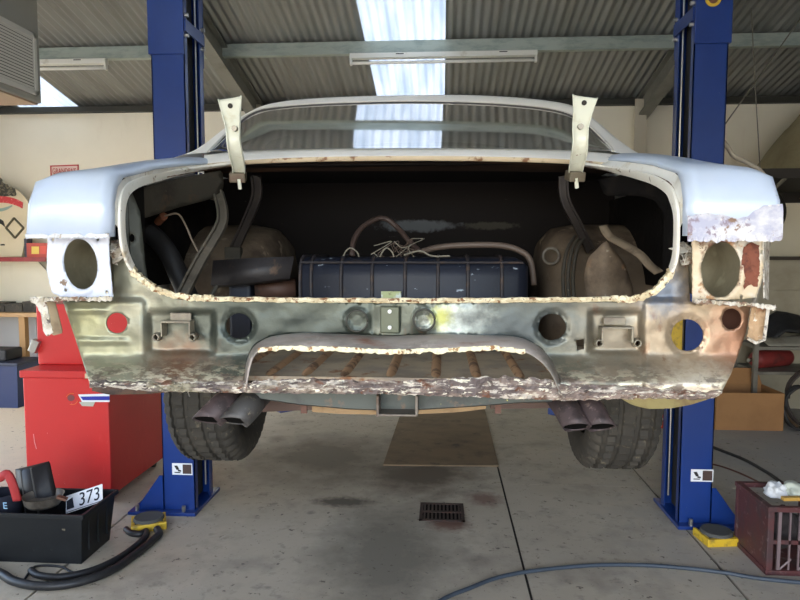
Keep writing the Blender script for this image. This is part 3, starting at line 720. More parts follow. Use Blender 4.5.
# ---- rear panel
arch = [(243, 393), (244.5, 375), (249, 356), (259, 343.5), (278, 336), (330, 334), (386, 336), (440, 335), (500, 337), (528, 342), (545, 354), (556, 371), (562, 394)]
arch_s = [(p.x, p.y) for p in smooth_path([Vector((*a, 0)) for a in arch], 5)]
outl = [(63, 301), (78, 346), (90, 384), (150, 390)] + [(238, 392)] + arch_s + [(566, 396), (650, 396), (690, 397), (719, 396), (731, 374), (746, 332), (751, 303)]
outl += [(690, 302), (688, 242), (678, 243), (676, 262), (669, 278), (657, 291), (640, 299), (612, 301), (500, 302), (400, 302.5), (300, 301.5), (212, 300), (182, 298), (162, 293), (146, 285), (133, 273), (125, 258), (121, 241), (113, 241), (113, 301)]
holes = [ell(117, 323, 10.5, 10.2), ell(239, 326, 13.2, 12.8), ell(552, 327, 13.8, 13.2, wob=.06), ell(687, 335, 16, 16, wob=.05), ell(731.5, 319, 9.8, 10.5, wob=.05), ell(156, 337, 2.6, 2.6, 8), ell(193, 337, 2.8, 2.8, 8), ell(597.5, 343, 3, 2.8, 8), ell(637, 343, 3, 3, 8), [(576, 340), (584, 339), (584, 349), (577, 350)]]
def bump1(d, w): return max(0, 1 - (d / w) ** 2)
def rear_off(x, y):
    o = 0.0
    # pressed rings
    for cx, cy in ((357, 321), (424, 320)):
        d = abs(math.hypot(x - cx, y - cy) - 10.5); o -= .006 * bump1(d, 2.6)
    # pressed ribs at the left end
    for (x0, x1, yy) in ((66, 108, 310), (70, 128, 341)):
        if x0 - 3 < x < x1 + 3: o -= .007 * bump1(y - yy, 3.2) * sst(x0 - 4, x0 + 3, x) * (1 - sst(x1 - 3, x1 + 4, x))
    # vertical folds
    o -= .010 * (1 - sst(141, 148, x)) * sst(296, 304, y); o -= .010 * sst(640, 648, x) * sst(296, 304, y)
    o += .004 * bump1(x - 373, 3) * (y < 334); o += .004 * bump1(x - 398, 3) * (y < 334)
    # bracket pressings
    for (x0, x1) in ((150, 214), (590, 640)):
        k = sst(x0 - 3, x0 + 3, x) * (1 - sst(x1 - 3, x1 + 3, x)) * sst(309, 314, y) * (1 - sst(350, 356, y)); o += .012 * k
    # lower part kicks out to the flange
    o -= .05 * sst(352, 386, y)
    # dents
    o += .004 * noise.noise(Vector((x * .03, y * .05, 3))) + .001 * noise.noise(Vector((x * .12, y * .14, 7)))
    for h, r_ in (((239, 326), 14), ((552, 327), 14.5), ((687, 335), 17)):
        d = math.hypot(x - h[0], y - h[1]); o += .006 * bump1(d - r_, 4)
    return o
bm = sheet(outl, holes, lambda x, y: W(x, y, 1.625 + rear_off(x, y)), step=2.6, seed=2)
for cx_, cy_ in ((357, 321), (424, 320)):
    rg_ = [W(cx_ + 10.6 * math.cos(a), cy_ + 10.6 * math.sin(a), 1.617 + rear_off(cx_ + 10.6 * math.cos(a), cy_ + 10.6 * math.sin(a)) + .006) for a in [2 * math.pi * k / 32 for k in range(33)]]
    part('pressed_ring', tube(nb(), rg_, .003, 6), M('ring_dark', (58, 58, 50), .5, .3), car, smooth=True)
rp_ = part('rear_panel', bm, m_bare, car, smooth=True, solid=.003, off=0)
# numberplate bulge with the front cut away
fr_ = [(246, 392), (248.5, 374), (253, 358), (262, 349.5), (285, 347.5), (330, 348.5), (386, 351.5), (440, 350), (495, 347.5), (522, 351), (539, 360), (552, 375), (560, 393)]
A3 = resample(smooth_path([W(x, y, 1.625) for x, y in arch], 5), 70); B3 = resample(smooth_path([W(x, y, 1.53) for x, y in fr_], 5), 70)
bm = nb(); mids = [[a.lerp(b, t) + Vector((0, 0, .012 * math.sin(math.pi * t)) ) + Vector((0, 0, .004 * noise.noise(a * 12))) for a, b in zip(A3, B3)] for t in (.2, .4, .6, .8)]
loft(bm, [A3] + mids + [B3], flip=True); part('plate_bulge', bm, M('bulge_steel', (162, 152, 144), .4, .3, [('n', 7, .48, .62, (124, 118, 110), (.5, 1, 2)), ('n', 12, .55, .68, (128, 92, 76), (.4, 1, 2)), ('n', 20, .62, .7, (168, 160, 150))], bump=(24, .25, .005)), car, smooth=True, solid=.003)
rr = random.Random(21); r0 = []; r1 = []
for x in range(258, 526, 3):
    y = interp(x, fr_[3:10]); r0.append(W(x, y - 1.2 - rr.uniform(0, 1.2), 1.526)); r1.append(W(x, y + 2.6 + 2.4 * noise.noise(Vector((x * .09, 5, 0))) + rr.uniform(-.6, .9), 1.523 + rr.uniform(-.003, .003)))
bm = nb(); loft(bm, [r0, r1], flip=True); part('cut_edge', bm, M('cut_edge_cream', (232, 222, 184), .6, 0, [('n', 40, .55, .6, (150, 108, 66)), ('n', 22, .6, .65, (96, 70, 50))], bump=(60, .4, .003)), car, solid=.003)
# flaky lower flange
def flange_px(x): return interp(x, [(88, 381), (150, 382), (240, 382), (300, 379), (400, 381), (480, 377), (545, 379), (562, 385), (640, 387), (690, 391), (722, 391)]), interp(x, [(88, 387), (110, 387), (150, 391), (240, 392.5), (390, 394), (560, 400), (650, 398), (690, 399), (714, 398), (722, 392)])
m_flange = M('flange_flakes', (140, 122, 110), .6, .1, [('x', -.1, -.5, (140, 132, 110)), ('n', 16, .46, .56, (98, 86, 82), (.35, 1, 1.6)), ('n', 60, .53, .58, (190, 180, 166), (.3, 1, 1.6)), ('n', 90, .58, .62, (230, 222, 200), (.35, 1, 1.3)), ('n', 40, .58, .63, (108, 74, 56), (.5, 1, 1)), ('n', 80, .64, .68, (64, 54, 48), (.5, 1, 1))], bump=(50, .4, .005))
rr = random.Random(8); rows = [[] for _ in range(8)]
for x in np.arange(90, 722, 2.6):
    y0, y1 = flange_px(x); y0 += 3.0 * noise.noise(Vector((x * .11, 6, 1))) + rr.uniform(-.8, .8); y1 += 1.0 * noise.noise(Vector((x * .15, 1, 1))) + rr.uniform(-.5, .5)
    for i in range(8):
        t = i / 7; Yb = 1.565 - .04 * sst(235, 260, x) * (1 - sst(545, 575, x))
        rows[i].append(W(x, y0 + (y1 - y0) * t, Yb - .014 * math.sin(t * 2.2) + .012 * noise.noise(Vector((x * .13, t * 3, 9))) * (.3 + t) + rr.uniform(-.0012, .0012)))
bm = nb(); loft(bm, rows, flip=True); part('lower_flange', bm, m_flange, car, solid=.004)
# bumper brackets (stamped, inverted U with a tab)
m_brk = M('bracket_steel', (140, 132, 114), .5, .25, [('n', 10, .48, .62, (112, 102, 88)), ('n', 24, .60, .68, (122, 84, 60))], bump=(30, .3, .004))
def bracket(x0, x1, y0, y1, tab):
    t = nb(); th = .004; Yf = 1.60; Yb = 1.634
    def seg(xa, ya, xb, yb):
        a, b = W(xa, ya, Yf), W(xb, yb, Yf); box(t, min(a.x, b.x), max(a.x, b.x), Yf, Yb, min(a.z, b.z), max(a.z, b.z))
    seg(x0, y0, x1, y0 + 2.4); seg(x0, y0, x0 + 2, y1); seg(x1 - 2, y0, x1, y1)
    o = part('bumper_bracket', t, m_brk, car, bevel=.002)
    b = nb(); a_, c_ = W(tab[0], tab[1], 1.625), W(tab[2], tab[3], 1.625); box(b, a_.x, c_.x, 1.618, 1.626, c_.z, a_.z); part('bracket_tab', b, m_brk, o, bevel=.002)
    for px in (x0 - 3, x1 + 3):
        p = W(px, y1, 1.61); part('bolt_boss', lathe(nb(), [(.0075, .012), (.0095, .01), (.0115, -.01), (.0075, -.012)], Matrix.Translation(p) @ Matrix.Rotation(R(-90), 4, 'Z'), 14, closed=True), m_brk, o, smooth=True)
    return o
bracket(160, 190, 321, 337, (171, 312.5, 192, 322)); bracket(602, 634, 327, 343, (603, 317, 625, 325))
# lock striker in the middle
p = W(390, 319, 1.62); o = part('lock_striker', box(nb(), p.x - .024, p.x + .024, 1.612, 1.621, p.z - .035, p.z + .032), M('striker_green', (84, 88, 70), .45, .3), car, bevel=.003)
for dy in (-.02, .02): part('rivet', tube(nb(), [(p.x, 1.614, p.z + dy), (p.x, 1.606, p.z + dy)], .005, 10), M('rivet_white', (220, 220, 212), .4), o)

# ---- lamp panels, ledges and hanging corners
m_lampL = M('lamp_panel_white', (210, 214, 226), .4, 0, [('n', 10, .55, .65, (190, 190, 196)), ('n', 30, .66, .7, (130, 110, 92))], coat=.1)
m_lampR = M('lamp_panel_cream', (210, 190, 158), .5, 0, [('b', (.78, -2.33, .60), .045, (116, 66, 46), .25, (1.1, 1, .62)), ('n', 9, .50, .62, (214, 204, 186)), ('n', 24, .56, .63, (176, 132, 92)), ('n', 12, .60, .67, (134, 98, 72)), ('n', 60, .62, .66, (96, 70, 54))], bump=(30, .2, .003))
holesL = [ell(81, 264, 16.8, 25.6, 36, R(-9)), ell(53, 239.5, 1.6, 1.8, 8), ell(98, 239.5, 1.6, 1.8, 8), ell(66, 290, 1.6, 1.8, 8), ell(107, 292, 1.6, 1.8, 8)]
bm = sheet([(48, 236), (110, 234), (109, 250), (113, 298), (62, 298), (52, 292), (47, 270)], holesL, lambda x, y: W(x, y, 1.572 - .006 * bump1(math.hypot((x - 81) / 17, (y - 264) / 26) - 1.12, .1)), step=2.6, jag=.35)
part('lamp_panel', bm, m_lampL, car, smooth=True, solid=.003, label='white lamp panel with clean oval opening')
holesR = [ell(720.5, 269.5, 20, 28, 36, R(4), .05), ell(699, 240.5, 1.5, 1.5, 8), ell(747, 240, 1.6, 1.5, 8), ell(762, 252, 1.8, 2.2, 8), ell(757, 262, 1.6, 2, 8), ell(756, 280, 1.6, 3, 8), ell(741, 297, 1.6, 2.4, 8)]
bm = sheet([(692, 236), (762, 236), (763, 262), (762, 278), (756, 298), (724, 300), (692, 299)], holesR, lambda x, y: W(x, y, 1.572 - .006 * bump1(math.hypot((x - 720) / 20, (y - 270) / 28) - 1.12, .1)), step=2.6, jag=.5, seed=4)
part('lamp_panel', bm, m_lampR, car, smooth=True, solid=.003, label='cream lamp panel with rust patch beside its oval opening')
# rusty flap
bm = sheet([(744, 247), (752, 242), (759, 246), (760, 268), (757, 288), (750, 284), (744, 290), (745, 272), (741, 262)], (), lambda x, y: W(x, y, 1.567 + .002 * noise.noise(Vector((x * .3, y * .2, 0)))), step=2.5, jag=1.0, seed=9)
part('rust_patch', bm, M('rust_brown', (124, 70, 50), .8, 0, [('n', 30, .5, .6, (96, 52, 38)), ('n', 60, .64, .68, (210, 196, 180))], bump=(60, .5, .003)), car, solid=.001)
bm = nb(); a_ = W(763, 240, 1.6); b_ = W(771, 300, 1.6); loft(bm, [[W(763, 239, 1.575), W(764, 298, 1.575)], [W(769, 239, 1.66), W(768, 300, 1.66)]]); part('side_flange', bm, m_flake, car, solid=.003)
for s, (cx, cy, rx, ry) in ((-1, (81, 264, 19, 28)), (1, (720.5, 269.5, 22, 30))):
    bm = nb(); rows = []
    for (Y, k) in ((1.58, 1.0), (1.64, 1.02), (1.70, 1.0), (1.73, .8), (1.745, .4), (1.75, .02)):
        c3 = W(cx, cy, 1.575); e3 = W(cx + rx, cy, 1.575); g_ = W(cx, cy - ry, 1.575); ax = (e3.x - c3.x) * k; az = (g_.z - c3.z) * k
        rows.append([(c3.x + ax * math.cos(a), Y, c3.z + az * math.sin(a)) for a in [2 * math.pi * q / 32 for q in range(33)]])
    loft(bm, rows); part('lamp_well', bm, m_olive, car, smooth=True)
# ledges
def ledge(pts, Y0, Y1, mat, drop):
    rr = random.Random(len(pts)); top = resample(smooth_path([Vector((*p, 0)) for p in pts], 4), 40)
    r = [[W(p.x, p.y, Y1) for p in top], [W(p.x, p.y + rr.uniform(-.8, .8), Y0 + rr.uniform(-.004, .004)) for p in top]]
    r.append([W(p.x, p.y + drop + rr.uniform(-1.2, 1.0), Y0 + .004) for p in top])
    bm = nb(); loft(bm, r, flip=True); return part('lamp_ledge', bm, mat, car, solid=.0025)
ledge([(31, 299), (60, 297), (90, 297.5), (112, 296.5)], 1.535, 1.60, m_flake, 4)
ledge([(692, 299), (720, 301), (750, 303), (775, 306)], 1.535, 1.60, m_flake, 4)
bm = sheet([(30, 297), (44, 297), (47, 306), (50, 320), (53, 332), (48, 337), (43, 330), (41, 314), (37, 305), (31, 303)], (), lambda x, y: W(x, y, 1.54 + .004 * noise.noise(Vector((x * .2, y * .2, 4)))), step=2.5, jag=.7, seed=3)
part('hanging_strip', bm, m_flake, car, solid=.003)
bm = sheet([(44, 302), (55, 301), (63, 333), (52, 336)], (), lambda x, y: W(x, y, 1.59), step=4)
part('corner_plate', bm, M('corner_tan', (160, 142, 112), .6, 0, [('n', 10, .5, .65, (132, 112, 86))]), car, solid=.003)
bm = sheet([(752, 304), (768, 308), (766, 322), (762, 340), (751, 342), (747, 337)], (), lambda x, y: W(x, y, 1.575 + .01 * noise.noise(Vector((x * .15, y * .1, 2)))), step=3, jag=.9, seed=6)
part('corner_plate', bm, M('corner_rust', (176, 146, 112), .65, 0, [('n', 14, .5, .6, (132, 92, 64)), ('n', 30, .6, .65, (226, 218, 204))], bump=(40, .4, .004)), car, solid=.003)
bm = nb(); tube(bm, [W(747, 338, 1.565), W(756, 343, 1.56), W(764, 340, 1.565), W(768, 309, 1.56), W(776, 306, 1.55)], .004, 6); part('edge_bead', bm, m_flake, car)

# ---- inside the boot
for s in (-1, 1):
    bm = nb()
    loft(bm, [[(XY(hs, s), y, z) for z in (1.485, 1.62, 1.80)] for y, hs in ((1.665, .70), (1.77, .705), (1.79, .80), (2.0, .80), (2.4, .80), (2.72, .80))]); part('inner_side', bm, m_dark, car)
# left inner upper panel and corner plate
bm = sheet([(131, 190), (170, 180), (222, 170), (224, 186), (219, 197), (180, 207), (145, 218), (133, 210)], (), lambda x, y: W(x, y, interp(x, [(131, 1.72), (222, 2.12)]) + .012 * sst(196, 214, y)), step=5)
part('inner_brace_panel', bm, m_inner, car, smooth=True, solid=.003)
bm = sheet([(125, 196), (131, 190), (140, 212), (143, 240), (145, 262), (148, 280), (136, 272), (128, 256), (124, 236), (123, 212)], [ell(132, 238, 2.6, 4.2, 10)], lambda x, y: W(x, y, 1.66 + .0015 * (x - 123)), step=4)
part('corner_gusset', bm, M('gusset_grey', (82, 84, 76), .5, .2, [('n', 8, .5, .68, (60, 58, 52))]), car, smooth=True, solid=.003)
bm = sheet([(598, 180), (630, 173), (662, 186), (671, 200), (672, 224), (655, 200), (640, 196), (605, 196)], (), lambda x, y: W(x, y, interp(x, [(598, 2.1), (672, 1.72)])), step=5)
part('inner_brace_panel', bm, m_dark, car, smooth=True, solid=.003)
def strut(pts, w, mat, name='hinge_strut', fl=.012):
    bm = nb(); sweep(bm, smooth_path([W(*p) for p in pts], 5), [(-w, -.004), (-w, .010), (-w * .6, .010), (-w * .55, .002), (w * .55, .002), (w * .6, .010), (w, .010), (w, -.004)], up=(0, -1, .1)); return part(name, bm, mat, car, smooth=True, autos=35)
m_strut = M('strut_grey', (84, 78, 68), .55, .1, [('n', 8, .5, .66, (60, 54, 46)), ('n', 20, .6, .68, (108, 98, 84))], spec=.25)
strut([(182, 297, 1.72), (200, 262, 1.80), (220, 228, 1.90), (223, 212, 1.96), (219, 194, 2.05)], .016, m_strut)
strut([(256, 176, 2.16), (257, 196, 2.2), (247, 222, 2.26), (234, 250, 2.3)], .017, M('strut_black', (50, 44, 40), .5, .2))
strut([(563, 176, 2.16), (565, 200, 2.18), (578, 226, 2.22), (590, 250, 2.28)], .015, M('strut_black', (50, 44, 40), .5, .2))
part('strut_foot', box(nb(), *[f(W(226, 250, 2.3).x, W(242, 250, 2.3).x) for f in (min, max)], 2.28, 2.31, W(234, 268, 2.3).z, W(234, 247, 2.3).z), m_inner, car, bevel=.003)
# left: black tail tube, filler hoses and loose wires
part('tail_tube', tube(nb(), smooth_path([W(146, 230, 1.95), W(158, 240, 1.95), (W(170, 256, 1.93)), W(180, 278, 1.92), W(190, 300, 1.92)], 5), .03, 12), M('tube_black', (30, 28, 27), .55, spec=.3), car, smooth=True)
m_wire = M('wire_tan', (110, 96, 78), .6)
part('loose_wire', tube(nb(), smooth_path([W(165, 216, 1.9), W(178, 214, 1.88), W(186, 226, 1.86), W(192, 240, 1.86), W(200, 255, 1.86)], 6), .0028, 6), m_wire, car)
part('lamp_socket', tube(nb(), [W(158, 222, 1.93), W(164, 216, 1.9)], .012, 10), M('socket_copper', (120, 72, 48), .5, .4), car)
# right: curved flange of the inner wing and tie loop
bm = nb(); sweep(bm, smooth_path([W(603, 226, 2.0), W(606, 232, 1.98), W(611, 238, 1.96), (W(624, 245, 1.9)), W(640, 255, 1.84), W(650, 266, 1.80), W(659, 273, 1.76)], 5), [(-.013, 0), (-.012, .003), (.012, .003), (.013, 0)], up=(0, -1, .3)); part('wing_flange', bm, M('flange_tan', (116, 102, 84), .7, 0, [('n', 12, .5, .66, (62, 53, 45))], spec=.15), car, smooth=True)
bm = sheet([(596, 250), (606, 240), (624, 262), (632, 285), (634, 300), (586, 300), (584, 275), (588, 258)], (), lambda x, y: W(x, y, 1.98 + .0022 * (x - 600) * 0 + .002 * abs(x - 606)), step=5)
part('wing_skirt', bm, M('skirt_brown', (122, 106, 88), .65, 0, spec=.2, layers=[('n', 6, .46, .62, (88, 76, 64)), ('n', 14, .58, .68, (140, 108, 80)), ('n', 30, .64, .7, (150, 140, 122))], bump=(20, .3, .008)), car, smooth=True, solid=.003)
bm = nb(); rg = [W(551 + 8 * math.cos(a), 256 + 8 * math.sin(a), 2.3) for a in [2 * math.pi * k / 20 for k in range(21)]]; tube(bm, rg, .005, 6); part('tie_loop', bm, M('loop_grey', (96, 88, 78), .6), car, smooth=True)
for k, x in enumerate((566, 571, 576)):
    part('housing_rib', tube(nb(), smooth_path([W(x - 2, 300, 2.12), W(x - 3, 275, 2.16), W(x + 1, 250, 2.2), W(x + 9, 236, 2.26)], 4), .006, 6), m_inner, car, smooth=True)

# ---- fuel tank
m_tank = M('tank_blue_black', (26, 30, 42), .42, .1, spec=.3, layers=[('n', 4, .5, .72, (26, 28, 36)), ('n', 45, .66, .70, (150, 160, 170), (.5, 1, 1.2)), ('n', 12, .6, .7, (52, 46, 44))], bump=(14, .2, .006))
m_seam = M('tank_seam', (42, 38, 40), .55, .1, [('n', 20, .52, .66, (76, 58, 46))])
xa, xb = W(296, 260, 2.05).x, W(530, 260, 2.05).x; zt = W(400, 257.5, 2.07).z
def tprof(o): return [(2.05 - o, ZF), (2.05 - o, zt - .06), (2.058 - o, zt - .03), (2.075 - o * .8, zt - .01 + o * .6), (2.11, zt + o), (2.36, zt + o), (2.42 + o, zt - .04), (2.43 + o, ZF)]
bm = nb(); rows = [[(x, y, z) for y, z in tprof(o)] for x, o in ((xa, -.03), (xa + .006, -.012), (xa + .02, 0), (xb - .04, 0), (xb - .012, -.014), (xb, -.04))]
loft(bm, rows, flip=True); bmesh.ops.contextual_create(bm, geom=[e for e in bm.edges if e.is_boundary and abs(e.verts[0].co.x - e.verts[1].co.x) < 1e-5])
tank = part('fuel_tank', bm, m_tank, car, smooth=True, autos=50, label='blue-black ribbed fuel tank across the boot')
for px in (300, 311, 341, 372, 405, 438, 468, 502):
    x = W(px, 270, 2.05).x; bm = nb(); w = .006
    rows = [[(x + a, y, z) for y, z in tprof(o)] for a, o in ((-w, -.001), (-w * .6, .008), (w * .6, .008), (w, -.001))]; loft(bm, rows, flip=True); part('tank_rib', bm, m_seam, tank, smooth=True)
bm = nb(); tube(bm, [(xa + .01, 2.062, zt - .016), (xb - .02, 2.064, zt - .016)], .004, 8); part('tank_rim', bm, m_seam, tank)
p = W(391, 296, 2.03); o = part('tank_label', box(nb(), W(381, 296, 2.03).x, W(401, 296, 2.03).x, 2.034, 2.04, p.z - .03, W(391, 291.5, 2.03).z), M('label_lime', (178, 184, 128), .5, 0, [('n', 30, .5, .6, (210, 214, 200)), ('n', 16, .6, .66, (110, 100, 60))]), tank)
# filler box at the left of the tank
bm = nb(); p0 = W(213, 258, 2.06); p1 = W(294, 285, 2.06)
rows = [[W(x, y0, 2.2) for x, y0 in ((213, 262), (250, 259), (294, 257))], [W(213, 261, 2.05), W(250, 258.5, 2.05), W(294, 257, 2.05)], [W(211, 284, 2.03), W(250, 282, 2.03), W(290, 277, 2.03)], [W(214, 287, 2.06), W(250, 285, 2.06), W(290, 280, 2.06)]]
loft(bm, rows, flip=True); part('bent_cover', bm, M('cover_black', (52, 48, 48), .45, .2, [('n', 10, .5, .65, (40, 36, 36)), ('n', 16, .62, .7, (96, 76, 60))], bump=(12, .4, .01)), tank, smooth=True, solid=.004)
bm = nb(); box(bm, W(228, 280, 2.1).x, W(250, 280, 2.1).x, 2.1, 2.3, ZF, W(240, 280, 2.1).z); part('sender_box', bm, M('cover_blue', (40, 44, 58), .5), tank, bevel=.01)
part('filler_neck', tube(nb(), [W(256, 290, 2.14), W(296, 288, 2.16)], .034, 14), M('neck_rust', (88, 62, 50), .6, 0, [('n', 14, .5, .6, (60, 46, 40))]), tank, smooth=True)
part('tank_strap', tube(nb(), [W(208, 300, 1.98), W(217, 286, 2.0)], .008, 8), m_strut, tank)
# hoses and wires over the tank
m_hose = M('hose_brown', (62, 48, 42), .6)
part('breather_hose', tube(nb(), smooth_path([W(352, 256, 2.2), W(354, 240, 2.25), W(364, 226, 2.3), W(382, 218, 2.35), W(396, 226, 2.35), W(408, 240, 2.3), W(420, 252, 2.25)], 6), .0095, 10), m_hose, car, smooth=True)
part('fuel_hose', tube(nb(), smooth_path([W(420, 252, 2.25), W(440, 247, 2.22), W(470, 245, 2.2), W(500, 245.5, 2.2), W(518, 250, 2.2), W(530, 260, 2.2), W(534, 285, 2.2)], 6), .0105, 10), M('hose_grey_brown', (88, 74, 64), .55), car, smooth=True)
rr = random.Random(4)
for k in range(7):
    x0 = 378 + k * 6; pts = [W(x0, 257, 2.12)]
    for j in range(4): pts.append(W(x0 + rr.uniform(-10, 16), 252 - rr.uniform(-3, 14), 2.12 + rr.uniform(-.02, .03)))
    part('loose_wire', tube(nb(), smooth_path(pts, 5), .0016, 5), M('wire_pale', (120, 114, 100), .5) if k % 3 == 0 else M('wire_dark', (70, 56, 46), .6), car)
for (x0, x1) in ((343, 359), (380, 394)):
    part('loose_wire', tube(nb(), smooth_path([W(x0, 257, 2.1), W(x0 + 3, 251, 2.1), W((x0 + x1) / 2, 248, 2.1), W(x1 - 2, 252, 2.1), W(x1, 257, 2.1)], 5), .0024, 5), M('wire_pale', (120, 114, 100), .5), car)
part('loose_wire', tube(nb(), smooth_path([W(404, 255, 2.1), W(420, 251, 2.08), W(432, 256, 2.08), W(450, 256, 2.08)], 5), .003, 5), M('wire_pale', (120, 114, 100), .5), car)

# ---- boot hinges
m_hinge = M('hinge_cream', (222, 222, 204), .4, 0, [('n', 12, .55, .66, (206, 200, 172)), ('n', 40, .68, .71, (140, 100, 66))])
def hinge(path):
    c = smooth_path([W(x, y, Y) for x, y, Y, w in path], 6); ws = [w for *_, w in path]
    wl_ = [interp(i / (len(c) - 1) * (len(ws) - 1), list(enumerate(ws))) * 2.0 / 650 for i in range(len(c))]
    bm = nb(); rows = []
    for i, p in enumerate(c):
        t = (c[min(i + 1, len(c) - 1)] - c[max(i - 1, 0)]).normalized(); sd = Vector((1, 0, 0)); sd = (sd - t * sd.dot(t)).normalized(); n_ = t.cross(sd); n_ = n_ if n_.y < 0 else -n_
        w = wl_[i]; fl_ = .012 * (1 if i < len(c) * .85 else .5)
        rows.append([p - sd * w + n_ * fl_, p - sd * w, p - sd * w * .8 - n_ * .002, p - n_ * .003, p + sd * w * .8 - n_ * .002, p + sd * w, p + sd * w + n_ * fl_])
    loft(bm, rows); h = part('boot_hinge', bm, m_hinge, car, smooth=True, autos=40, solid=.003)
    return h, c
for pth, hole, bolt, piv in (([(239, 176, 2.06, 5.5), (239, 166, 2.02, 6), (236, 152, 1.97, 6.5), (234, 140, 1.95, 6), (233.5, 129, 1.955, 6.5), (232, 116, 1.965, 8.5), (230, 98, 1.975, 11.5)], (230.5, 106), (235.5, 129), (238, 177)),
                       ([(575, 174, 2.06, 6), (576, 166, 2.02, 6.5), (579, 152, 1.97, 7), (580, 140, 1.95, 6.5), (580, 128, 1.955, 7), (582.5, 113, 1.965, 8.5), (585, 96.5, 1.975, 11.5)], (584, 103), (580, 127), (575, 176))):
    h, c = hinge(pth)
    p = W(*hole, 1.972); part('bolt_hole', tube(nb(), [p + Vector((0, -.001, 0)), p + Vector((0, -.004, 0))], .0075, 14), M('hole_dark', (44, 38, 34), .8), h)
    p = W(*bolt, 1.952); part('hinge_bolt', tube(nb(), [p, p + Vector((0, -.014, 0))], .0085, 8), M('bolt_grey', (150, 142, 130), .4, .6), h)
    p = W(*piv, 2.05); part('pivot_bracket', rbox(nb(), p, (.05, .05, .03), (15, 0, 10)), M('pivot_cream', (104, 94, 76), .5, .1, [('n', 20, .5, .62, (96, 76, 58))]), h, bevel=.004)
    q = W(piv[0] + 2, piv[1] + 12, 2.04); part('pivot_pin', tube(nb(), [W(piv[0] + 1, piv[1] + 2, 2.03), q], .006, 8), m_hinge, h)

# ---- wheels, axle, exhausts, under-body
m_tyre = M('tyre_rubber', (58, 55, 50), .85, 0, spec=.2, layers=[('n', 10, .5, .7, (72, 67, 59)), ('n', 40, .60, .7, (98, 90, 74))], bump=(60, .3, .003))
m_rim = M('wheel_rim_dark', (58, 54, 50), .5, .5)
def wheel(s, hmid, camber):
    wd_ = .20; r = .325
    mt = Matrix.Translation((XY(hmid, s), AX, AZ)) @ Matrix.Rotation(R(camber) , 4, 'Y')
    half = wd_ / 2
    prof = [(.19, -.10), (.215, -.118), (.26, -.128), (.295, -.12), (.314, -.104)]
    gro = [-.078, -.03, .03, .078]
    x = -.080
    for g_ in gro: prof += [(r - .002, g_ - .010), (r - .013, g_ - .006), (r - .013, g_ + .006), (r - .002, g_ + .010)]
    prof += [(.314, .104), (.295, .12), (.26, .128), (.215, .118), (.19, .10)]
    n = len(prof); sh = (3, 4, 5, n - 6, n - 5, n - 4, 8, 9, 12, 13, 16, 17, 6, 19)
    bm = lathe(nb(), prof, mt, 132, mod=lambda k, i: (-.010 if (k % 3 == (0 if i < n / 2 else 1)) and i in sh else 0))
    w_ = part('tyre', bm, m_tyre, car, smooth=True, autos=35)
    part('wheel_rim', lathe(nb(), [(.19, -.085), (.18, -.07), (.17, 0), (.1, .03 * s), (.06, .05 * s), (0, .05 * s)], mt, 40), m_rim, w_, smooth=True)
    part('rim_back', lathe(nb(), [(.19, .085), (.18, .07), (.165, .0), (.13, -.01 * s), (0, -.01 * s)], mt, 40), m_rim, w_, smooth=True)
    return w_
wheel(-1, .772, 0); wheel(1, .772, 0)
part('rear_axle', tube(nb(), [(XY(.70, -1), AX, AZ), (XY(.2, -1), AX, AZ), (XY(.12, -1), AX, AZ), (XY(.12, 1), AX, AZ), (XY(.2, 1), AX, AZ), (XY(.70, 1), AX, AZ)], [.04, .04, .11, .11, .04, .04], 14), m_under, car, smooth=True)
for s in (-1, 1):
    mt = Matrix.Translation((XY(.745, s), FX, AZ)); prof = [(.19, -.085), (.26, -.105), (.31, -.09), (.325, -.06), (.325, .06), (.31, .09), (.26, .105), (.19, .085)]
    part('tyre', lathe(nb(), prof, mt, 48), m_tyre, car, smooth=True); part('wheel_rim', lathe(nb(), [(.19, -.08), (.15, 0), (0, .02)], mt, 32), m_rim, car, smooth=True)
    part('hub_link', tube(nb(), [(XY(.70, s), FX, AZ), (XY(.5, s), FX, AZ)], .05), m_under, car)
def pipe(pts, r, mat):
    c = smooth_path([W(*p) for p in pts], 6); bm = nb(); tube(bm, c, r, 20, caps=False)
    nc_ = Vector((0, -.5, -.86))
    # slash cut: flatten the tip onto a horizontal plane
    zc = c[-1].z; ring = sorted(bm.verts, key=lambda v: 0)[-20:]
    bm.verts.ensure_lookup_table(); ring = bm.verts[-20:]; d = (c[-1] - c[-2]).normalized()
    for v in ring:
        k = max(-.05, min(.05, (c[-1] - v.co).dot(nc_) / d.dot(nc_))); v.co += d * k
    rc_ = [v.co.copy() for v in ring]
    o = part('exhaust_pipe', bm, mat, car, smooth=True, solid=.003)
    bm = nb(); bm.faces.new([bm.verts.new(c[-1] + (q - c[-1]) * .94 - d * .003) for q in rc_]); part('tip_shade_disc', bm, M('pipe_dark', (14, 13, 12), .9, spec=.05), o)  # black disc in the tip stands for the shade inside the pipe
    bm = nb(); tube(bm, c[:-4], r * .93, 16); part('pipe_dark', bm, M('pipe_dark', (14, 13, 12), .9), o, smooth=True)
m_ex1 = M('exhaust_purple', (74, 62, 62), .6, .2, [('n', 20, .5, .62, (54, 46, 45)), ('n', 60, .6, .68, (118, 102, 96))])
m_ex2 = M('exhaust_grey', (80, 78, 76), .55, .3, [('n', 20, .5, .62, (64, 60, 58)), ('n', 50, .6, .68, (132, 122, 104))])
pipe([(264, 372, 2.1), (250, 385, 1.95), (238, 394, 1.8), (226, 403, 1.66), (209, 420, 1.62)], .034, m_ex1)
pipe([(284, 372, 2.1), (270, 386, 1.95), (258, 396, 1.8), (250, 405, 1.66), (235, 421, 1.62)], .034, m_ex2)
pipe([(545, 372, 2.1), (552, 388, 1.9), (558, 398, 1.78), (566, 408, 1.67), (577, 427, 1.62)], .032, m_ex1)
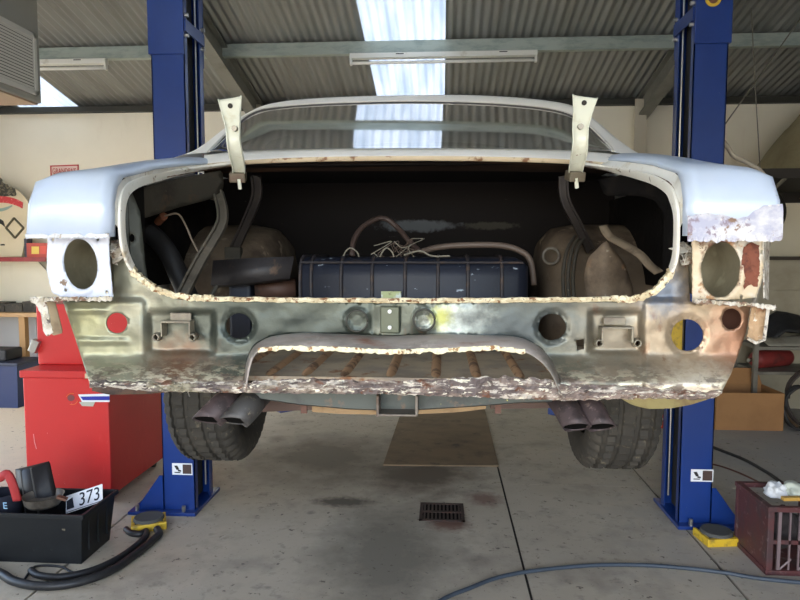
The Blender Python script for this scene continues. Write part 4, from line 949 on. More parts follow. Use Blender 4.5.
pipe([(566, 372, 2.1), (574, 388, 1.9), (581, 398, 1.78), (590, 408, 1.67), (601, 427, 1.62)], .032, m_ex1)
# crossmember and tow bracket under the floor
m_cross = M('crossmember_green', (62, 66, 60), .5, .3, [('n', 8, .5, .66, (44, 44, 42)), ('n', 40, .68, .71, (190, 190, 90)), ('n', 16, .6, .68, (96, 76, 58))])
xs2 = list(range(252, 556, 6)); yb = lambda x: interp(x, [(252, 398), (300, 405), (350, 409.5), (380, 410.5), (420, 410), (470, 407), (520, 403), (556, 402)])
bm = nb(); loft(bm, [[W(x, 388, 1.66) for x in xs2], [W(x, yb(x) - 1, 1.655) for x in xs2], [W(x, yb(x), 1.665) for x in xs2], [Vector((W(x, yb(x), 1.665).x, 1.76, W(x, yb(x), 1.665).z)) for x in xs2], [Vector((W(x, yb(x), 1.665).x, 1.76, ZF - .012)) for x in xs2]], flip=True)
part('crossmember', bm, m_cross, car, smooth=True, autos=40)
bm = nb(); w_ = .004
for (xa_, ya_, xb_, yb_) in ((376, 396, 379, 417), (415, 396, 418, 417), (376, 414, 418, 417)):
    a_, b_ = W(xa_, ya_, 1.6), W(xb_, yb_, 1.6); box(bm, a_.x, b_.x, 1.6, 1.69, b_.z, a_.z)
part('tow_bracket', bm, M('tow_grey', (110, 102, 92), .5, .3, [('n', 14, .5, .62, (82, 66, 54))]), car, bevel=.002)
bm = nb(); a_, b_ = W(379, 398, 1.66), W(415, 414, 1.66); box(bm, a_.x, b_.x, 1.68, 1.70, b_.z, a_.z); part('tow_backing', bm, M('tow_dark', (40, 46, 54), .4, .4), car)
m_tan = M('underbody_tan', (150, 122, 86), .7, 0, [('n', 10, .5, .65, (116, 90, 62))])
bm = nb(); xs3 = list(range(312, 492, 6)); yt = lambda x: interp(x, [(312, 412), (340, 414), (400, 415), (460, 412), (492, 408)])
loft(bm, [[W(x, 396, 1.80) for x in xs3], [W(x, yt(x), 1.80) for x in xs3], [Vector((W(x, yt(x), 1.8).x, 2.2, W(x, yt(x), 1.8).z)) for x in xs3]], flip=True); part('spare_well', bm, m_tan, car, smooth=True, autos=40)
for px in (304, 498): part('hanger_strap', box(nb(), W(px - 3, 400, 1.72).x, W(px + 3, 400, 1.72).x, 1.715, 1.725, W(px, 413, 1.72).z, W(px, 395, 1.72).z), M('strap_rust', (92, 60, 46), .7), car)
bm = nb(); loft(bm, [[W(268, 392, 1.85), W(314, 392, 1.85)], [W(262, 410, 1.85), W(314, 408, 1.85)]]); part('chassis_rail', bm, M('rail_brown', (82, 62, 52), .7), car, solid=.05)
bm = nb(); loft(bm, [[W(490, 392, 1.85), W(545, 392, 1.85)], [W(490, 407, 1.85), W(550, 406, 1.85)]]); part('chassis_rail', bm, M('rail_brown', (82, 62, 52), .7), car, solid=.05)
# curved lower edge of the right inner wing, and the left one
xs4 = list(range(620, 722, 5)); yq = lambda x: interp(x, [(620, 398), (632, 405), (648, 409), (670, 408.5), (690, 405), (706, 400), (722, 394)])
bm = nb(); loft(bm, [[W(x, 388, 1.70) for x in xs4], [W(x, yq(x), 1.68) for x in xs4], [W(x, yq(x) - 3, 1.74) for x in xs4]], flip=True); part('wing_lower_edge', bm, M('wing_olive', (150, 138, 92), .6, .1, [('n', 8, .48, .62, (120, 98, 68)), ('n', 14, .6, .68, (170, 166, 130))]), car, smooth=True)
xs5 = list(range(92, 182, 5)); yl = lambda x: interp(x, [(92, 391), (110, 395), (150, 394), (180, 391)])
bm = nb(); loft(bm, [[W(x, 384, 1.66) for x in xs5], [W(x, yl(x), 1.64) for x in xs5], [W(x, yl(x) - 2, 1.74) for x in xs5]], flip=True); part('wing_lower_edge', bm, M('wing_dark', (84, 62, 48), .7, 0, [('n', 14, .5, .6, (54, 42, 36))]), car, smooth=True)

p = W(731.5, 319, 1.66); part('hole_backing', box(nb(), p.x - .035, p.x + .035, 1.66, 1.665, p.z - .035, p.z + .035), M('backing_dark', (70, 46, 36), .8, spec=.1), car)

for px_, py_ in ((156, 337), (193, 337), (597.5, 343), (637, 343)):  # dark plates added so the small holes look shaded
    p = W(px_, py_, 1.66); part('hole_backing', box(nb(), p.x - .014, p.x + .014, 1.66, 1.665, p.z - .014, p.z + .014), M('backing_dark', (70, 46, 36), .8, spec=.1), car)

# ================================================================== things around the car
def open_box(bm, x0, x1, y0, y1, z0, z1, taper=.0, th=.006):
    def ring(d, z): return [bm.verts.new(p) for p in ((x0 + d, y0 + d, z), (x1 - d, y0 + d, z), (x1 - d, y1 - d, z), (x0 + d, y1 - d, z))]
    r = [ring(taper, z0), ring(0, z1), ring(th, z1), ring(taper + th, z0 + th)]
    for a, b in zip(r, r[1:]):
        for k in range(4): bm.faces.new((a[k], a[(k + 1) % 4], b[(k + 1) % 4], b[k]))
    bm.faces.new(r[0][::-1]); bm.faces.new(r[3]); return bm
def frame_tf(bm, o, rt, up, depth=None):
    rt = Vector(rt).normalized(); up = Vector(up); up = (up - rt * up.dot(rt)).normalized(); n = rt.cross(up)
    m = Matrix(((rt.x, up.x, n.x, o[0]), (rt.y, up.y, n.y, o[1]), (rt.z, up.z, n.z, o[2]), (0, 0, 0, 1)))
    bmesh.ops.transform(bm, matrix=m, verts=bm.verts); return bm
def flat(pts, d=.001):
    """flat polygon plate in local xy"""
    bm = nb(); a = [bm.verts.new((x, y, 0)) for x, y in pts]; b = [bm.verts.new((x, y, d)) for x, y in pts]
    bm.faces.new(a[::-1]); bm.faces.new(b)
    for k in range(len(pts)): bm.faces.new((a[k], a[(k + 1) % len(pts)], b[(k + 1) % len(pts)], b[k]))
    return bm
def wallpoly(pxs, Y, d=.004):
    """plate standing in the plane y=Y from pixel corners"""
    P = [W(x, y, Y) for x, y in pxs]; bm = nb(); a = [bm.verts.new(p) for p in P]; b = [bm.verts.new(p + Vector((0, d, 0))) for p in P]
    bm.faces.new(a); bm.faces.new(b[::-1])
    for k in range(len(P)): bm.faces.new((a[k], b[k], b[(k + 1) % len(P)], a[(k + 1) % len(P)]))
    bmesh.ops.recalc_face_normals(bm, faces=bm.faces); return bm
# ---- red cabinet
m_red = M('cabinet_red', (196, 40, 38), .42, 0, [('n', 2, .45, .75, (184, 34, 34)), ('n', 9, .6, .75, (206, 62, 56), (1, 1, .3)), ('n', 50, .72, .75, (230, 160, 150))], coat=.15)
fr = F(112, 506); cx0 = W(27, 480, fr.y).x; cx1 = fr.x; cy0_ = fr.y; cy1_ = WX(166, 440, fr.x).y; zt_ = W(70, 378, cy0_).z
t = thing('tool_cabinet', 'tall red steel cabinet with a raised back box beside the black crate', 'cabinet', ((cx0 + cx1) / 2, (cy0_ + cy1_) / 2, 0))
part('body', box(nb(), cx0, cx1, cy0_, cy1_, .06, zt_), m_red, t, bevel=.008)
part('top_rim', box(nb(), cx0 - .012, cx1 + .005, cy0_ - .012, cy1_, zt_ + .0, zt_ + .045), m_red, t, bevel=.006)
bz = W(60, 304, cy0_ + .2).z; bx0 = W(37, 340, cy0_ + .2).x
up_ = part('back_box', box(nb(), bx0, cx1 + .25, cy0_ + .2, cy1_, zt_ + .045, bz), m_red, t, bevel=.008)
l = W(35, 346, cy0_ + .19); rb = nb(); rbox(rb, l + Vector((-.0, 0, 0)), (.05, .04, .085), (0, 25, 0)); part('latch', rb, m_steel, up_, bevel=.004)
for k in range(4):
    p = W(57 + k * 4.6, 369, cy0_ + .19); part('vent_slot', box(nb(), p.x, p.x + .02, cy0_ + .196, cy0_ + .2, p.z - .004, p.z + .004), M('vent_black', (60, 20, 20), .7), up_)
for x in (cx0 + .07, cx1 - .07):
    for y in (cy0_ + .08, cy1_ - .08):
        cs = part('caster', tube(nb(), [(x - .016, y, .032), (x + .016, y, .032)], .032, 20), m_black, t, smooth=True, autos=40)
        part('caster_fork', box(nb(), x - .024, x + .024, y - .02, y + .02, .035, .062), M('fork_tan', (170, 150, 120), .5, .2), cs)
a = W(80, 393, cy0_); b = W(110, 402, cy0_)
dec = part('maker_decal', wallpoly([(78, 394.5), (109.5, 393.5), (109.5, 402), (82, 402)], cy0_ - .0025, .001), m_stw, t)
part('decal_stripe', wallpoly([(80, 396.6), (109.5, 396.2), (109.5, 400.2), (83, 400.2)], cy0_ - .0035, .001), M('decal_blue', (38, 44, 150), .4), dec)
part('decal_silver', wallpoly([(79, 402), (95, 402), (93, 406.5), (82, 406)], cy0_ - .0035, .001), M('decal_grey', (178, 176, 160), .5), dec)
c_ = nb(); pts = [W(71 + 3.6 * math.cos(q), 398 + 3.2 * math.sin(q), cy0_ - .002) for q in [2 * math.pi * k / 16 for k in range(16)]]; c_.faces.new([c_.verts.new(p) for p in pts][::-1]); part('decal_emblem', c_, M('decal_dark', (120, 60, 60), .5), dec)
for q0 in (200, 20):
    part('decal_arc', tube(nb(), [W(72 + 6 * math.cos(R(q0 + k * 10)), 399 + 5.6 * math.sin(R(q0 + k * 10)), cy0_ - .002) for k in range(10)], .002, 5), M('decal_orange', (224, 120, 50), .5), dec)
part('scratch', tube(nb(), [W(33.5, 434, cy0_ - .001), W(34.5, 442, cy0_ - .001), W(36.5, 449, cy0_ - .001)], .0022, 5), M('scratch_pink', (226, 150, 150), .6), t)

# ---- black crate and what is in it
m_crate = M('crate_black', (24, 26, 28), .5, 0, [('n', 6, .55, .75, (34, 36, 38)), ('n', 30, .7, .74, (70, 68, 64))], spec=.35)
fr = F(80, 567); kx1 = fr.x + .02; kx0 = kx1 - .66; ky0 = fr.y; ky1 = ky0 + .34; kz = W(80, 515, ky0).z
t = thing('plastic_crate', 'black open plastic crate holding a numberplate and pan', 'crate', ((kx0 + kx1) / 2, (ky0 + ky1) / 2, 0))
part('tub', open_box(nb(), kx0, kx1, ky0, ky1, 0, kz, .028, .006), m_crate, t, bevel=.006)
rm = nb()
for (a0, a1, b0, b1) in ((kx0 - .012, kx1 + .012, ky0 - .012, ky0), (kx0 - .012, kx1 + .012, ky1, ky1 + .012), (kx0 - .012, kx0, ky0, ky1), (kx1, kx1 + .012, ky0, ky1)): box(rm, a0, a1, b0, b1, kz - .022, kz + .002)
part('rim', rm, m_crate, t, bevel=.003)
for k in range(3): part('side_rib', box(nb(), kx1 - .014, kx1 - .004, ky0 + .07 + k * .09, ky0 + .085 + k * .09, .06, kz - .025), m_crate, t)
part('scuff', wallpoly([(61, 526), (66, 523), (65, 531), (62, 530)], ky0 + .008, .001), M('scuff_tan', (110, 100, 84), .7), t)
# contents
m_blk = M('black_plastic', (28, 25, 25), .45, 0, [('n', 8, .5, .7, (44, 38, 37))], spec=.3)
d = Vector((.15, 0, 0))
P = [W(16, 466, ky0 + .26), W(49, 458, ky0 + .26), W(62, 505, ky0 + .23), W(22, 508, ky0 + .23)]
t = thing('plastic_cover', 'black ribbed plastic cover leaning in the black crate', 'cover', (sum(p.x for p in P) / 4, ky0 + .18, .16))
dn = Vector((0, 0, -.16)); P[2] = P[2] + Vector((.015, -.01, -.12)); P[3] = P[3] + Vector((-.01, -.01, -.12))
bm = nb(); rows = []
for v_ in (0, .08, .5, 1):
    a_ = P[0].lerp(P[3], v_); b_ = P[1].lerp(P[2], v_)
    rows.append([a_.lerp(b_, u) + Vector((0, -.05 * math.sin(math.pi * u) * (1 if v_ > 0 else .3), -.02 * (v_ == 0))) for u in [k / 10 for k in range(11)]])
loft(bm, rows, flip=True); part('shell', bm, m_blk, t, smooth=True, solid=.01)
for u in (.3, .62): part('rib', tube(nb(), [P[0].lerp(P[1], u) + Vector((0, -.05 * math.sin(math.pi * u) - .003, -.02)), P[3].lerp(P[2], u) + Vector((0, -.05 * math.sin(math.pi * u) - .003, 0))], .006, 6), M('rib_grey', (74, 72, 70), .5), t)
p = W(41, 501, ky0 + .125)
t = thing('steel_pan', 'shallow dark steel pan resting in the black crate', 'pan', (p.x, p.y, p.z - .04))
part('bowl', lathe(nb(), [(0, -.005), (.075, 0), (.09, .018), (.096, .052), (.102, .056), (.094, .05), (.086, .02), (0, .006)], Matrix.Translation((p.x, p.y + .02, p.z - .03)) @ Matrix.Rotation(R(-90), 4, 'Y'), 36), M('pan_steel', (126, 118, 108), .4, .3, [('n', 8, .5, .66, (88, 80, 72))]), t, smooth=True, autos=50)
part('handle_lug', rbox(nb(), (p.x + .11, p.y + .01, p.z + .015), (.05, .03, .012), (0, 20, 10)), M('lug_rust', (110, 74, 56), .6), t)
# numberplate 373
a = W(71, 495, ky0 + .28); b = W(99, 485.5, ky0 + .28); c3 = W(78, 509.5, ky0 + .23)
t = thing('number_plate', 'white numberplate with black digits 373 in the black crate', 'number plate', tuple(c3))
rt = (b - a); upv = (a - c3); Lw = rt.length * 1.0; Lh = upv.length * .95
o = (a + b + c3 + (c3 + rt)) / 4
o = frame_tf(flat([(-Lw / 2 - .05, -Lh / 2), (Lw / 2, -Lh / 2), (Lw / 2, Lh / 2), (-Lw / 2 - .05, Lh / 2)], .002), o - Vector((0, 0, 0)), rt, upv), o
pl3 = part('plate', o[0], M('plate_white', (226, 226, 230), .35), t)
bm = text_bm('373', Lh * 1.06, .0008); bmesh.ops.scale(bm, vec=(.86, 1, 1), verts=bm.verts); bmesh.ops.translate(bm, verts=bm.verts, vec=(.008, 0, .003)); part('digits', frame_tf(bm, o[1], rt, upv), M('digit_black', (20, 22, 34), .5), pl3)
part('border_line', frame_tf(flat([(-Lw / 2 - .046, -Lh / 2 + .004), (Lw / 2 - .004, -Lh / 2 + .004), (Lw / 2 - .004, -Lh / 2 + .007), (-Lw / 2 - .046, -Lh / 2 + .007)], .0032), o[1], rt, upv), M('digit_black', (20, 22, 34), .5), pl3)
part('emblem', frame_tf(flat([(-Lw / 2 - .045, -Lh * .3), (-Lw / 2 + .0, -Lh * .3), (-Lw / 2 - .01, Lh * .3), (-Lw / 2 - .045, Lh * .2)], .0034), o[1], rt, upv), M('digit_black', (20, 22, 34), .5), pl3)
# red and black bag at the crate's left
p = W(4, 492, ky0 + .14)
t = thing('tool_bag', 'red and navy cloth bag stuffed in the black crate', 'bag', (p.x, p.y, .05))
bm = nb(); rows = []
for k in range(13):
    a_ = math.pi * k / 12
    rows.append([(max(p.x - .02, kx0 + .14) + .095 * math.sin(q) * (1 - .2 * math.cos(a_)) * (.6 + .4 * math.sin(a_)) , p.y + .085 * math.cos(q), .05 + .11 + (.16 * -math.cos(a_)) + .008 * noise.noise(Vector((k, q, 0)))) for q in [2 * math.pi * j / 16 for j in range(17)]])
loft(bm, rows, flip=True); bg = part('bag_body', bm, M('bag_navy', (28, 30, 44), .8), t, smooth=True)
bm = nb(); sweep(bm, smooth_path([W(0, 478, p.y - .10), W(8, 474, p.y - .11), W(14, 486, p.y - .11), W(18, 500, p.y - .10)], 5), [(-.022, 0), (-.02, .012), (.02, .012), (.022, 0)], up=(0, -1, .1)); part('red_flap', bm, M('flap_red', (168, 44, 44), .7), t, smooth=True)
bm = text_bm('E', .05, .001); part('letter', frame_tf(bm, W(5, 506, p.y - .115), (1, 0, 0), (0, -.1, 1)), M('letter_blue', (150, 190, 220), .6), t)

# ---- hoses and cords on the floor
def floor_hose(name, pts, r, mat, label, cat, group=None, n=7, zoff=0):
    c = smooth_path([F(x, y, r) + Vector((0, 0, zoff)) for x, y in pts], n); bm = tube(nb(), c, r, 10)
    return solo(name, bm, mat, label, cat, tuple(c[0]), group, smooth=True, autos=50)
m_hb = M('hose_black', (28, 28, 30), .5, 0, [('n', 20, .55, .7, (42, 42, 42))])
floor_hose('rubber_hose', [(-30, 560), (0, 573), (14, 581), (40, 586), (75, 583), (110, 571), (137, 553), (153, 540), (159, 534), (157, 529)], .021, m_hb, 'thick black rubber hose curving across the floor before the crate', 'hose')
floor_hose('rubber_hose', [(31, 570), (38, 575), (60, 577), (90, 571), (115, 560), (133, 548), (145, 537), (146, 531), (140, 534), (131, 533), (126, 529)], .017, m_hb, 'shorter black hose with an open end lying inside the thick hose', 'hose')
floor_hose('power_cord', [(22, 584), (28, 574), (34, 567), (45, 565.5), (62, 567), (72, 572), (85, 573), (105, 566), (122, 560)], .006, m_hb, 'thin black cord looped over the black hoses', 'cord')
floor_hose('air_hose', [(380, 640), (440, 601), (470, 588), (500, 577), (540, 570), (600, 565), (660, 566), (720, 572), (760, 578.5), (830, 585), (900, 590)], .010, M('hose_blue', (58, 68, 80), .5, 0, [('n', 12, .5, .7, (48, 56, 66))]), 'blue air hose lying across the concrete floor', 'hose')
floor_hose('power_cord', [(700, 442), (720, 450), (745, 460), (768, 473), (790, 487), (830, 500)], .012, m_hb, 'black power cord trailing from the lift to the red crate', 'cord')
floor_hose('power_cord', [(700, 462), (720, 466), (742, 474), (762, 484), (790, 500)], .006, M('cord_brown', (90, 56, 44), .6), 'thin brown cord trailing to the red crate', 'cord')

# ---- plywood sheet and floor drain
a = F(383, 466); b = F(500, 467); L_ = 1.75
bm = hexa(nb(), [(a.x, a.y, 0), (b.x - .01, b.y, 0), (b.x - .0, a.y + L_, 0), (a.x + .04, a.y + L_, 0)], [(a.x, a.y, .012), (b.x - .01, b.y, .012), (b.x - .0, a.y + L_, .012), (a.x + .04, a.y + L_, .012)])
solo('plywood_sheet', bm, M('plywood', (122, 102, 78), .75, 0, [('n', 2.5, .45, .62, (106, 88, 68), (1, 2, 1)), ('n', 5, .55, .68, (80, 68, 54)), ('n', 40, .6, .7, (134, 114, 90), (6, .6, 1))]), 'stained brown board lying flat on the floor under the car', 'board', (a.x, a.y, 0), bevel=.002)
a = F(419, 521); b = F(464, 503); w2, h2 = b.x - a.x, .27
t = thing('floor_drain', 'dark iron drain grate set in the concrete floor', 'drain', ((a.x + b.x) / 2, a.y + h2 / 2, 0))
m_iron = M('drain_iron', (62, 50, 46), .7, .3, [('n', 30, .5, .65, (84, 56, 48))])
dx0, dx1, dy0, dy1 = a.x, a.x + .27, a.y, a.y + h2
part('pit', box(nb(), dx0, dx1, dy0, dy1, .0005, .002), M('pit_black', (18, 15, 14), .9, spec=.1), t)
fm = nb()
for q in ((dx0, dx1, dy0, dy0 + .02), (dx0, dx1, dy1 - .02, dy1), (dx0, dx0 + .02, dy0, dy1), (dx1 - .02, dx1, dy0, dy1)): box(fm, *q, .001, .007)
part('frame', fm, m_iron, t)
nbars = 10; bar0 = None
for k in range(nbars):
    x = dx0 + .03 + k * (.21 / (nbars - 1))
    if bar0 is None: bar0 = part('bar', box(nb(), x - .006, x + .006, dy0 + .02, dy1 - .02, .001, .006), m_iron, t); xb0 = x
    else:
        c = bar0.copy(); C.objects.link(c); c.parent = t; c.location = bar0.location + Vector((x - xb0, 0, 0))
part('cross_bar', box(nb(), dx0 + .02, dx1 - .02, (dy0 + dy1) / 2 - .012, (dy0 + dy1) / 2 + .012, .001, .0068), m_iron, t)

# ---- left wall corner: sign, shelf, emblem board, bench, tub
sg = thing('wall_sign', 'small pink sign with red frame and lettering on the cream wall', 'sign', tuple(W(64, 186, YW)))
bd = part('board', wallpoly([(50, 165.5), (78.5, 164.5), (78.5, 187), (51, 188)], YW - .008, .008), M('sign_pink', (232, 208, 196), .6), sg)
m_sr = M('sign_red', (190, 56, 62), .6)
for q in ([(50, 165.5), (78.5, 164.5), (78.5, 165.7), (50, 166.7)], [(50, 165.5), (51.2, 165.5), (52, 187), (51, 188)], [(77.4, 164.5), (78.5, 164.5), (78.5, 187), (77.4, 187)]): part('border', wallpoly(q, YW - .012, .004), m_sr, bd)
bm = text_bm("GRANDPA'S", .075, .001); wtx = max(v.co.x for v in bm.verts) - min(v.co.x for v in bm.verts); k = (W(77, 172, YW).x - W(52, 172, YW).x) * .94 / wtx
bmesh.ops.scale(bm, vec=(k, 1.15, 1), verts=bm.verts); part('lettering', frame_tf(bm, W(64.2, 171.3, YW - .013), (1, 0, 0), (0, 0, 1)), m_sr, bd)
SY = 6.88
z0 = W(20, 259, SY).z
t = thing('wall_shelf', 'narrow wall shelf with a red front edge above the bench', 'shelf', (W(10, 260, SY).x, SY + .15, z0 - .03))
xs1 = W(46, 258, SY).x
part('board', box(nb(), -5.55, xs1, SY, YW - .002, z0 - .025, z0 + .015), M('shelf_white', (206, 200, 186), .6), t)
part('front_edge', box(nb(), -5.55, xs1, SY - .012, SY, z0 - .028, z0 + .02), M('edge_red', (152, 50, 50), .5, 0, [('n', 10, .5, .7, (124, 40, 42))]), t)
for x in (-5.2, xs1 - .12): part('shelf_bracket', hexa(nb(), [(x - .008, YW - .03, z0 - .2), (x + .008, YW - .03, z0 - .2), (x + .008, YW - .002, z0 - .2), (x - .008, YW - .002, z0 - .2)], [(x - .008, SY + .05, z0 - .026), (x + .008, SY + .05, z0 - .026), (x + .008, YW - .002, z0 - .026), (x - .008, YW - .002, z0 - .026)]), m_steel, t)
EB = 7.0
p = W(5, 256, EB)
t = thing('emblem_board', 'cream cut-out board with red ribbon and dark diamond standing on the shelf', 'sign', (p.x, EB, z0 + .015))
zb = z0 + .015
bm = wallpoly([(-22, 196), (-8, 190), (10, 186), (20, 192), (27, 200), (29.5, 205), (26, 232), (22, 256.5), (-20, 257)], EB, .012)
for v in bm.verts: v.co.z = max(v.co.z, zb)
bd = part('board', bm, M('board_cream', (222, 208, 176), .6, 0, [('n', 3, .5, .7, (208, 192, 160))]), t)
bm = nb(); loft(bm, [smooth_path([W(x, y, EB - .006) for x, y in ((-20, 199), (-8, 196), (6, 196.5), (16, 199), (23, 202.5))], 4), smooth_path([W(x, y, EB - .006) for x, y in ((-20, 206), (-8, 203), (6, 203), (16, 205.5), (22.5, 208.5))], 4)], flip=True); part('ribbon', bm, M('ribbon_red', (206, 58, 62), .5, 0, [('n', 40, .55, .62, (228, 120, 116))]), bd, solid=.004)
bm = nb(); loft(bm, [smooth_path([W(x, y, EB - .004) for x, y in ((-10, 209), (0, 208.5), (8, 206.5), (12, 205))], 4), smooth_path([W(x, y, EB - .004) for x, y in ((-10, 212), (0, 211.5), (6, 210), (12, 206.5))], 4)], flip=True); part('ribbon_fold', bm, M('ribbon_grey', (150, 172, 160), .6), bd, solid=.003)
bm = sheet([(-20, 196), (-14, 184), (-4, 180), (1, 178), (4, 184), (9, 186), (15, 189), (15.5, 196), (8, 196), (-6, 196)], (), lambda x, y: W(x, y, EB - .008 + .006 * noise.noise(Vector((x * .4, y * .4, 0)))), step=2.2, jag=.9, seed=12); part('top_ornament', bm, M('ornament_dark', (58, 56, 48), .6, 0, [('n', 30, .5, .58, (120, 112, 90)), ('n', 50, .58, .64, (34, 32, 30))]), bd, solid=.01)
m_dia = M('diamond_olive', (92, 86, 66), .55)
dia = [(14, 218), (23.5, 228), (15, 238), (6, 228)]
for i in range(4):
    a_, b_ = W(*dia[i], EB - .006), W(*dia[(i + 1) % 4], EB - .006); part('diamond_bar', tube(nb(), [a_, b_], .012, 6), m_dia, bd)
part('tick', wallpoly([(0, 219), (3, 221), (5, 227), (1, 224), (-4, 223)], EB - .008, .006), M('tick_black', (40, 36, 32), .6), bd)
part('tick', wallpoly([(0.5, 244), (4.5, 244), (4.5, 245.5), (.5, 245.5)], EB - .006, .004), M('tick_black', (40, 36, 32), .6), bd)
a = W(27, 256, 6.95); b = W(47, 243, 6.95)
t = thing('parts_box', 'red and yellow cardboard packet standing on the wall shelf', 'box', ((a.x + b.x) / 2, 7.0, zb))
part('carton', box(nb(), a.x, b.x, 6.95, 7.08, zb, b.z), M('carton_red', (196, 84, 70), .6), t)
part('yellow_panel', wallpoly([(31.5, 246.5), (39, 246.5), (39, 254), (31.5, 254)], 6.949, .002), M('panel_yellow', (236, 206, 100), .6), t)
part('red_panel', wallpoly([(40, 246), (46, 246), (46, 254), (40, 254)], 6.949, .002), M('panel_red', (224, 96, 80), .6), t)
a = W(24, 243, 6.97); b = W(34, 236, 6.97)
solo('parts_box', box(nb(), a.x, W(27, 240, 6.97).x - .002, 6.97, 7.07, zb, W(25, 243, 6.97).z + .05), M('packet_dark', (66, 68, 80), .6), 'slim dark packet between the emblem board and red packet', 'box', (a.x, 7.0, zb), bevel=.003)
# bench
BY = 6.79; bz_ = W(20, 313, BY).z; bx1 = W(60, 315, BY).x
t = thing('work_bench', 'wooden work bench with pale timber top beside the red cabinet', 'bench', (-4.6, BY + .2, 0))
part('bench_top', box(nb(), -5.55, bx1, BY, BY + .4, bz_ - .045, bz_), M('timber_pale', (196, 160, 116), .6, 0, [('n', 10, .45, .65, (176, 138, 96), (.3, 3, 3))]), t, bevel=.003)
for x in (W(20, 330, BY).x, -5.4, bx1 - .1): part('leg', box(nb(), x - .035, x + .035, BY + .03, BY + .1, 0, bz_ - .045), M('timber_leg', (190, 150, 100), .6), t, bevel=.003)
part('end_panel', box(nb(), W(22, 330, BY).x, bx1, BY + .34, BY + .36, .05, bz_ - .045), M('panel_brown', (112, 92, 70), .7), t)
part('back_panel', box(nb(), -5.5, W(17, 330, BY).x, BY + .34, BY + .36, .05, bz_ - .05), M('panel_grey', (186, 188, 190), .6), t)
rr = random.Random(17)
labs = ['dusty black case on the bench, farthest from the red cabinet', 'flat dark grey box in the middle of the bench', 'dusty dark box on the bench beside the red cabinet']
for k, (xa_, xb_, yt_) in enumerate(((-14, 4, 303), (5, 22, 304.5), (23, 40, 302))):
    a_, b_ = W(xa_, 312, BY + .1), W(xb_, yt_, BY + .1)
    t = thing('storage_box', labs[k], 'box', ((a_.x + b_.x) / 2, BY + .25, bz_), 'boxes on the bench')
    part('case', box(nb(), a_.x, b_.x, BY + .1, BY + .3, bz_, b_.z), M('case_dark%d' % k, [(58, 54, 48), (72, 68, 60), (50, 48, 44)][k], .7, 0, [('n', 14, .5, .66, (96, 88, 76))]), t, bevel=.006)
    part('lid', box(nb(), a_.x - .004, b_.x + .004, BY + .095, BY + .305, b_.z - .02, b_.z + .004), M('case_lid', (64, 60, 54), .7, 0, [('n', 14, .5, .66, (104, 96, 84))]), t, bevel=.004)
# blue tub
p = F(19, 409); t = thing('storage_tub', 'navy blue plastic tub with black lid beside the bench', 'tub', (p.x - .3, p.y + .2, 0))
m_tub = M('tub_navy', (26, 44, 84), .45); tz = W(10, 366, p.y).z
part('tub_body', open_box(nb(), p.x - .62, p.x, p.y, p.y + .38, 0, tz, .03, .005), m_tub, t, bevel=.006)
part('lid', box(nb(), p.x - .64, p.x + .015, p.y - .015, p.y + .395, tz, tz + .03), M('lid_navy', (30, 40, 62), .5), t, bevel=.008)
q = W(-6, 360, p.y + .1)
solo('tool_case', box(nb(), p.x - .55, W(7, 360, p.y + .1).x, p.y + .08, p.y + .36, tz + .03, W(5, 350, p.y + .1).z), M('case_black', (36, 38, 42), .6), 'small black case lying on the blue tub', 'case', (p.x - .3, p.y + .2, tz + .03), bevel=.02)

# ---- right side clutter
m_dust = M('dust_black', (34, 33, 32), .6, 0, [('n', 10, .5, .7, (52, 48, 44))])
# cardboard box
a = F(783, 431); cz = W(740, 393, a.y).z; x0 = W(716, 420, a.y).x
t = thing('cardboard_box', 'open brown cardboard box on the floor behind the blue lift column', 'box', ((x0 + a.x) / 2, a.y + .2, 0))
m_card = M('cardboard', (164, 120, 76), .75, 0, [('n', 3, .45, .7, (148, 106, 66))])
part('carton', open_box(nb(), x0, a.x, a.y, a.y + .42, 0, cz, 0, .006), m_card, t)
part('flap', hexa(nb(), [(x0, a.y + .414, cz), (a.x, a.y + .414, cz), (a.x, a.y + .42, cz), (x0, a.y + .42, cz)], [(x0 + .02, a.y + .48, cz + .14), (a.x - .02, a.y + .48, cz + .14), (a.x - .02, a.y + .486, cz + .14), (x0 + .02, a.y + .486, cz + .14)]), m_card, t)
part('flap', hexa(nb(), [(x0, a.y, cz), (x0 + .006, a.y, cz), (x0 + .006, a.y + .42, cz), (x0, a.y + .42, cz)], [(x0 - .1, a.y + .02, cz + .1), (x0 - .094, a.y + .02, cz + .1), (x0 - .094, a.y + .4, cz + .1), (x0 - .1, a.y + .4, cz + .1)]), m_card, t)
bxr = a.x
# low trestle behind with junk
TY = 6.2; tz_ = W(780, 372, TY).z
p0_ = W(754, 368, TY + .12); p1_ = W(784, 362, TY + .25)
t = thing('gas_bottle', 'dusty dark red cylinder lying on the lower deck of the steel rack', 'cylinder', (p0_.x, p0_.y, tz_))
dz = tz_ + .085 - p0_.z; A = Vector((p0_.x, TY + .15, tz_ + .087)); B = Vector((p1_.x + .1, TY + .35, tz_ + .087)); D = (B - A).normalized()
part('cylinder', tube(nb(), [A, A + D * .02, A + D * .05, B - D * .05, B - D * .02, B], [.04, .07, .085, .085, .07, .04], 20), M('bottle_red', (132, 46, 44), .6, 0, [('n', 8, .5, .66, (100, 40, 38))]), t, smooth=True, autos=50)
part('valve', tube(nb(), [A, A - D * .06], .018, 10), m_steel, t)
m_fend = M('fender_grey', (150, 146, 134), .5, .1, [('n', 5, .5, .68, (116, 110, 98))])
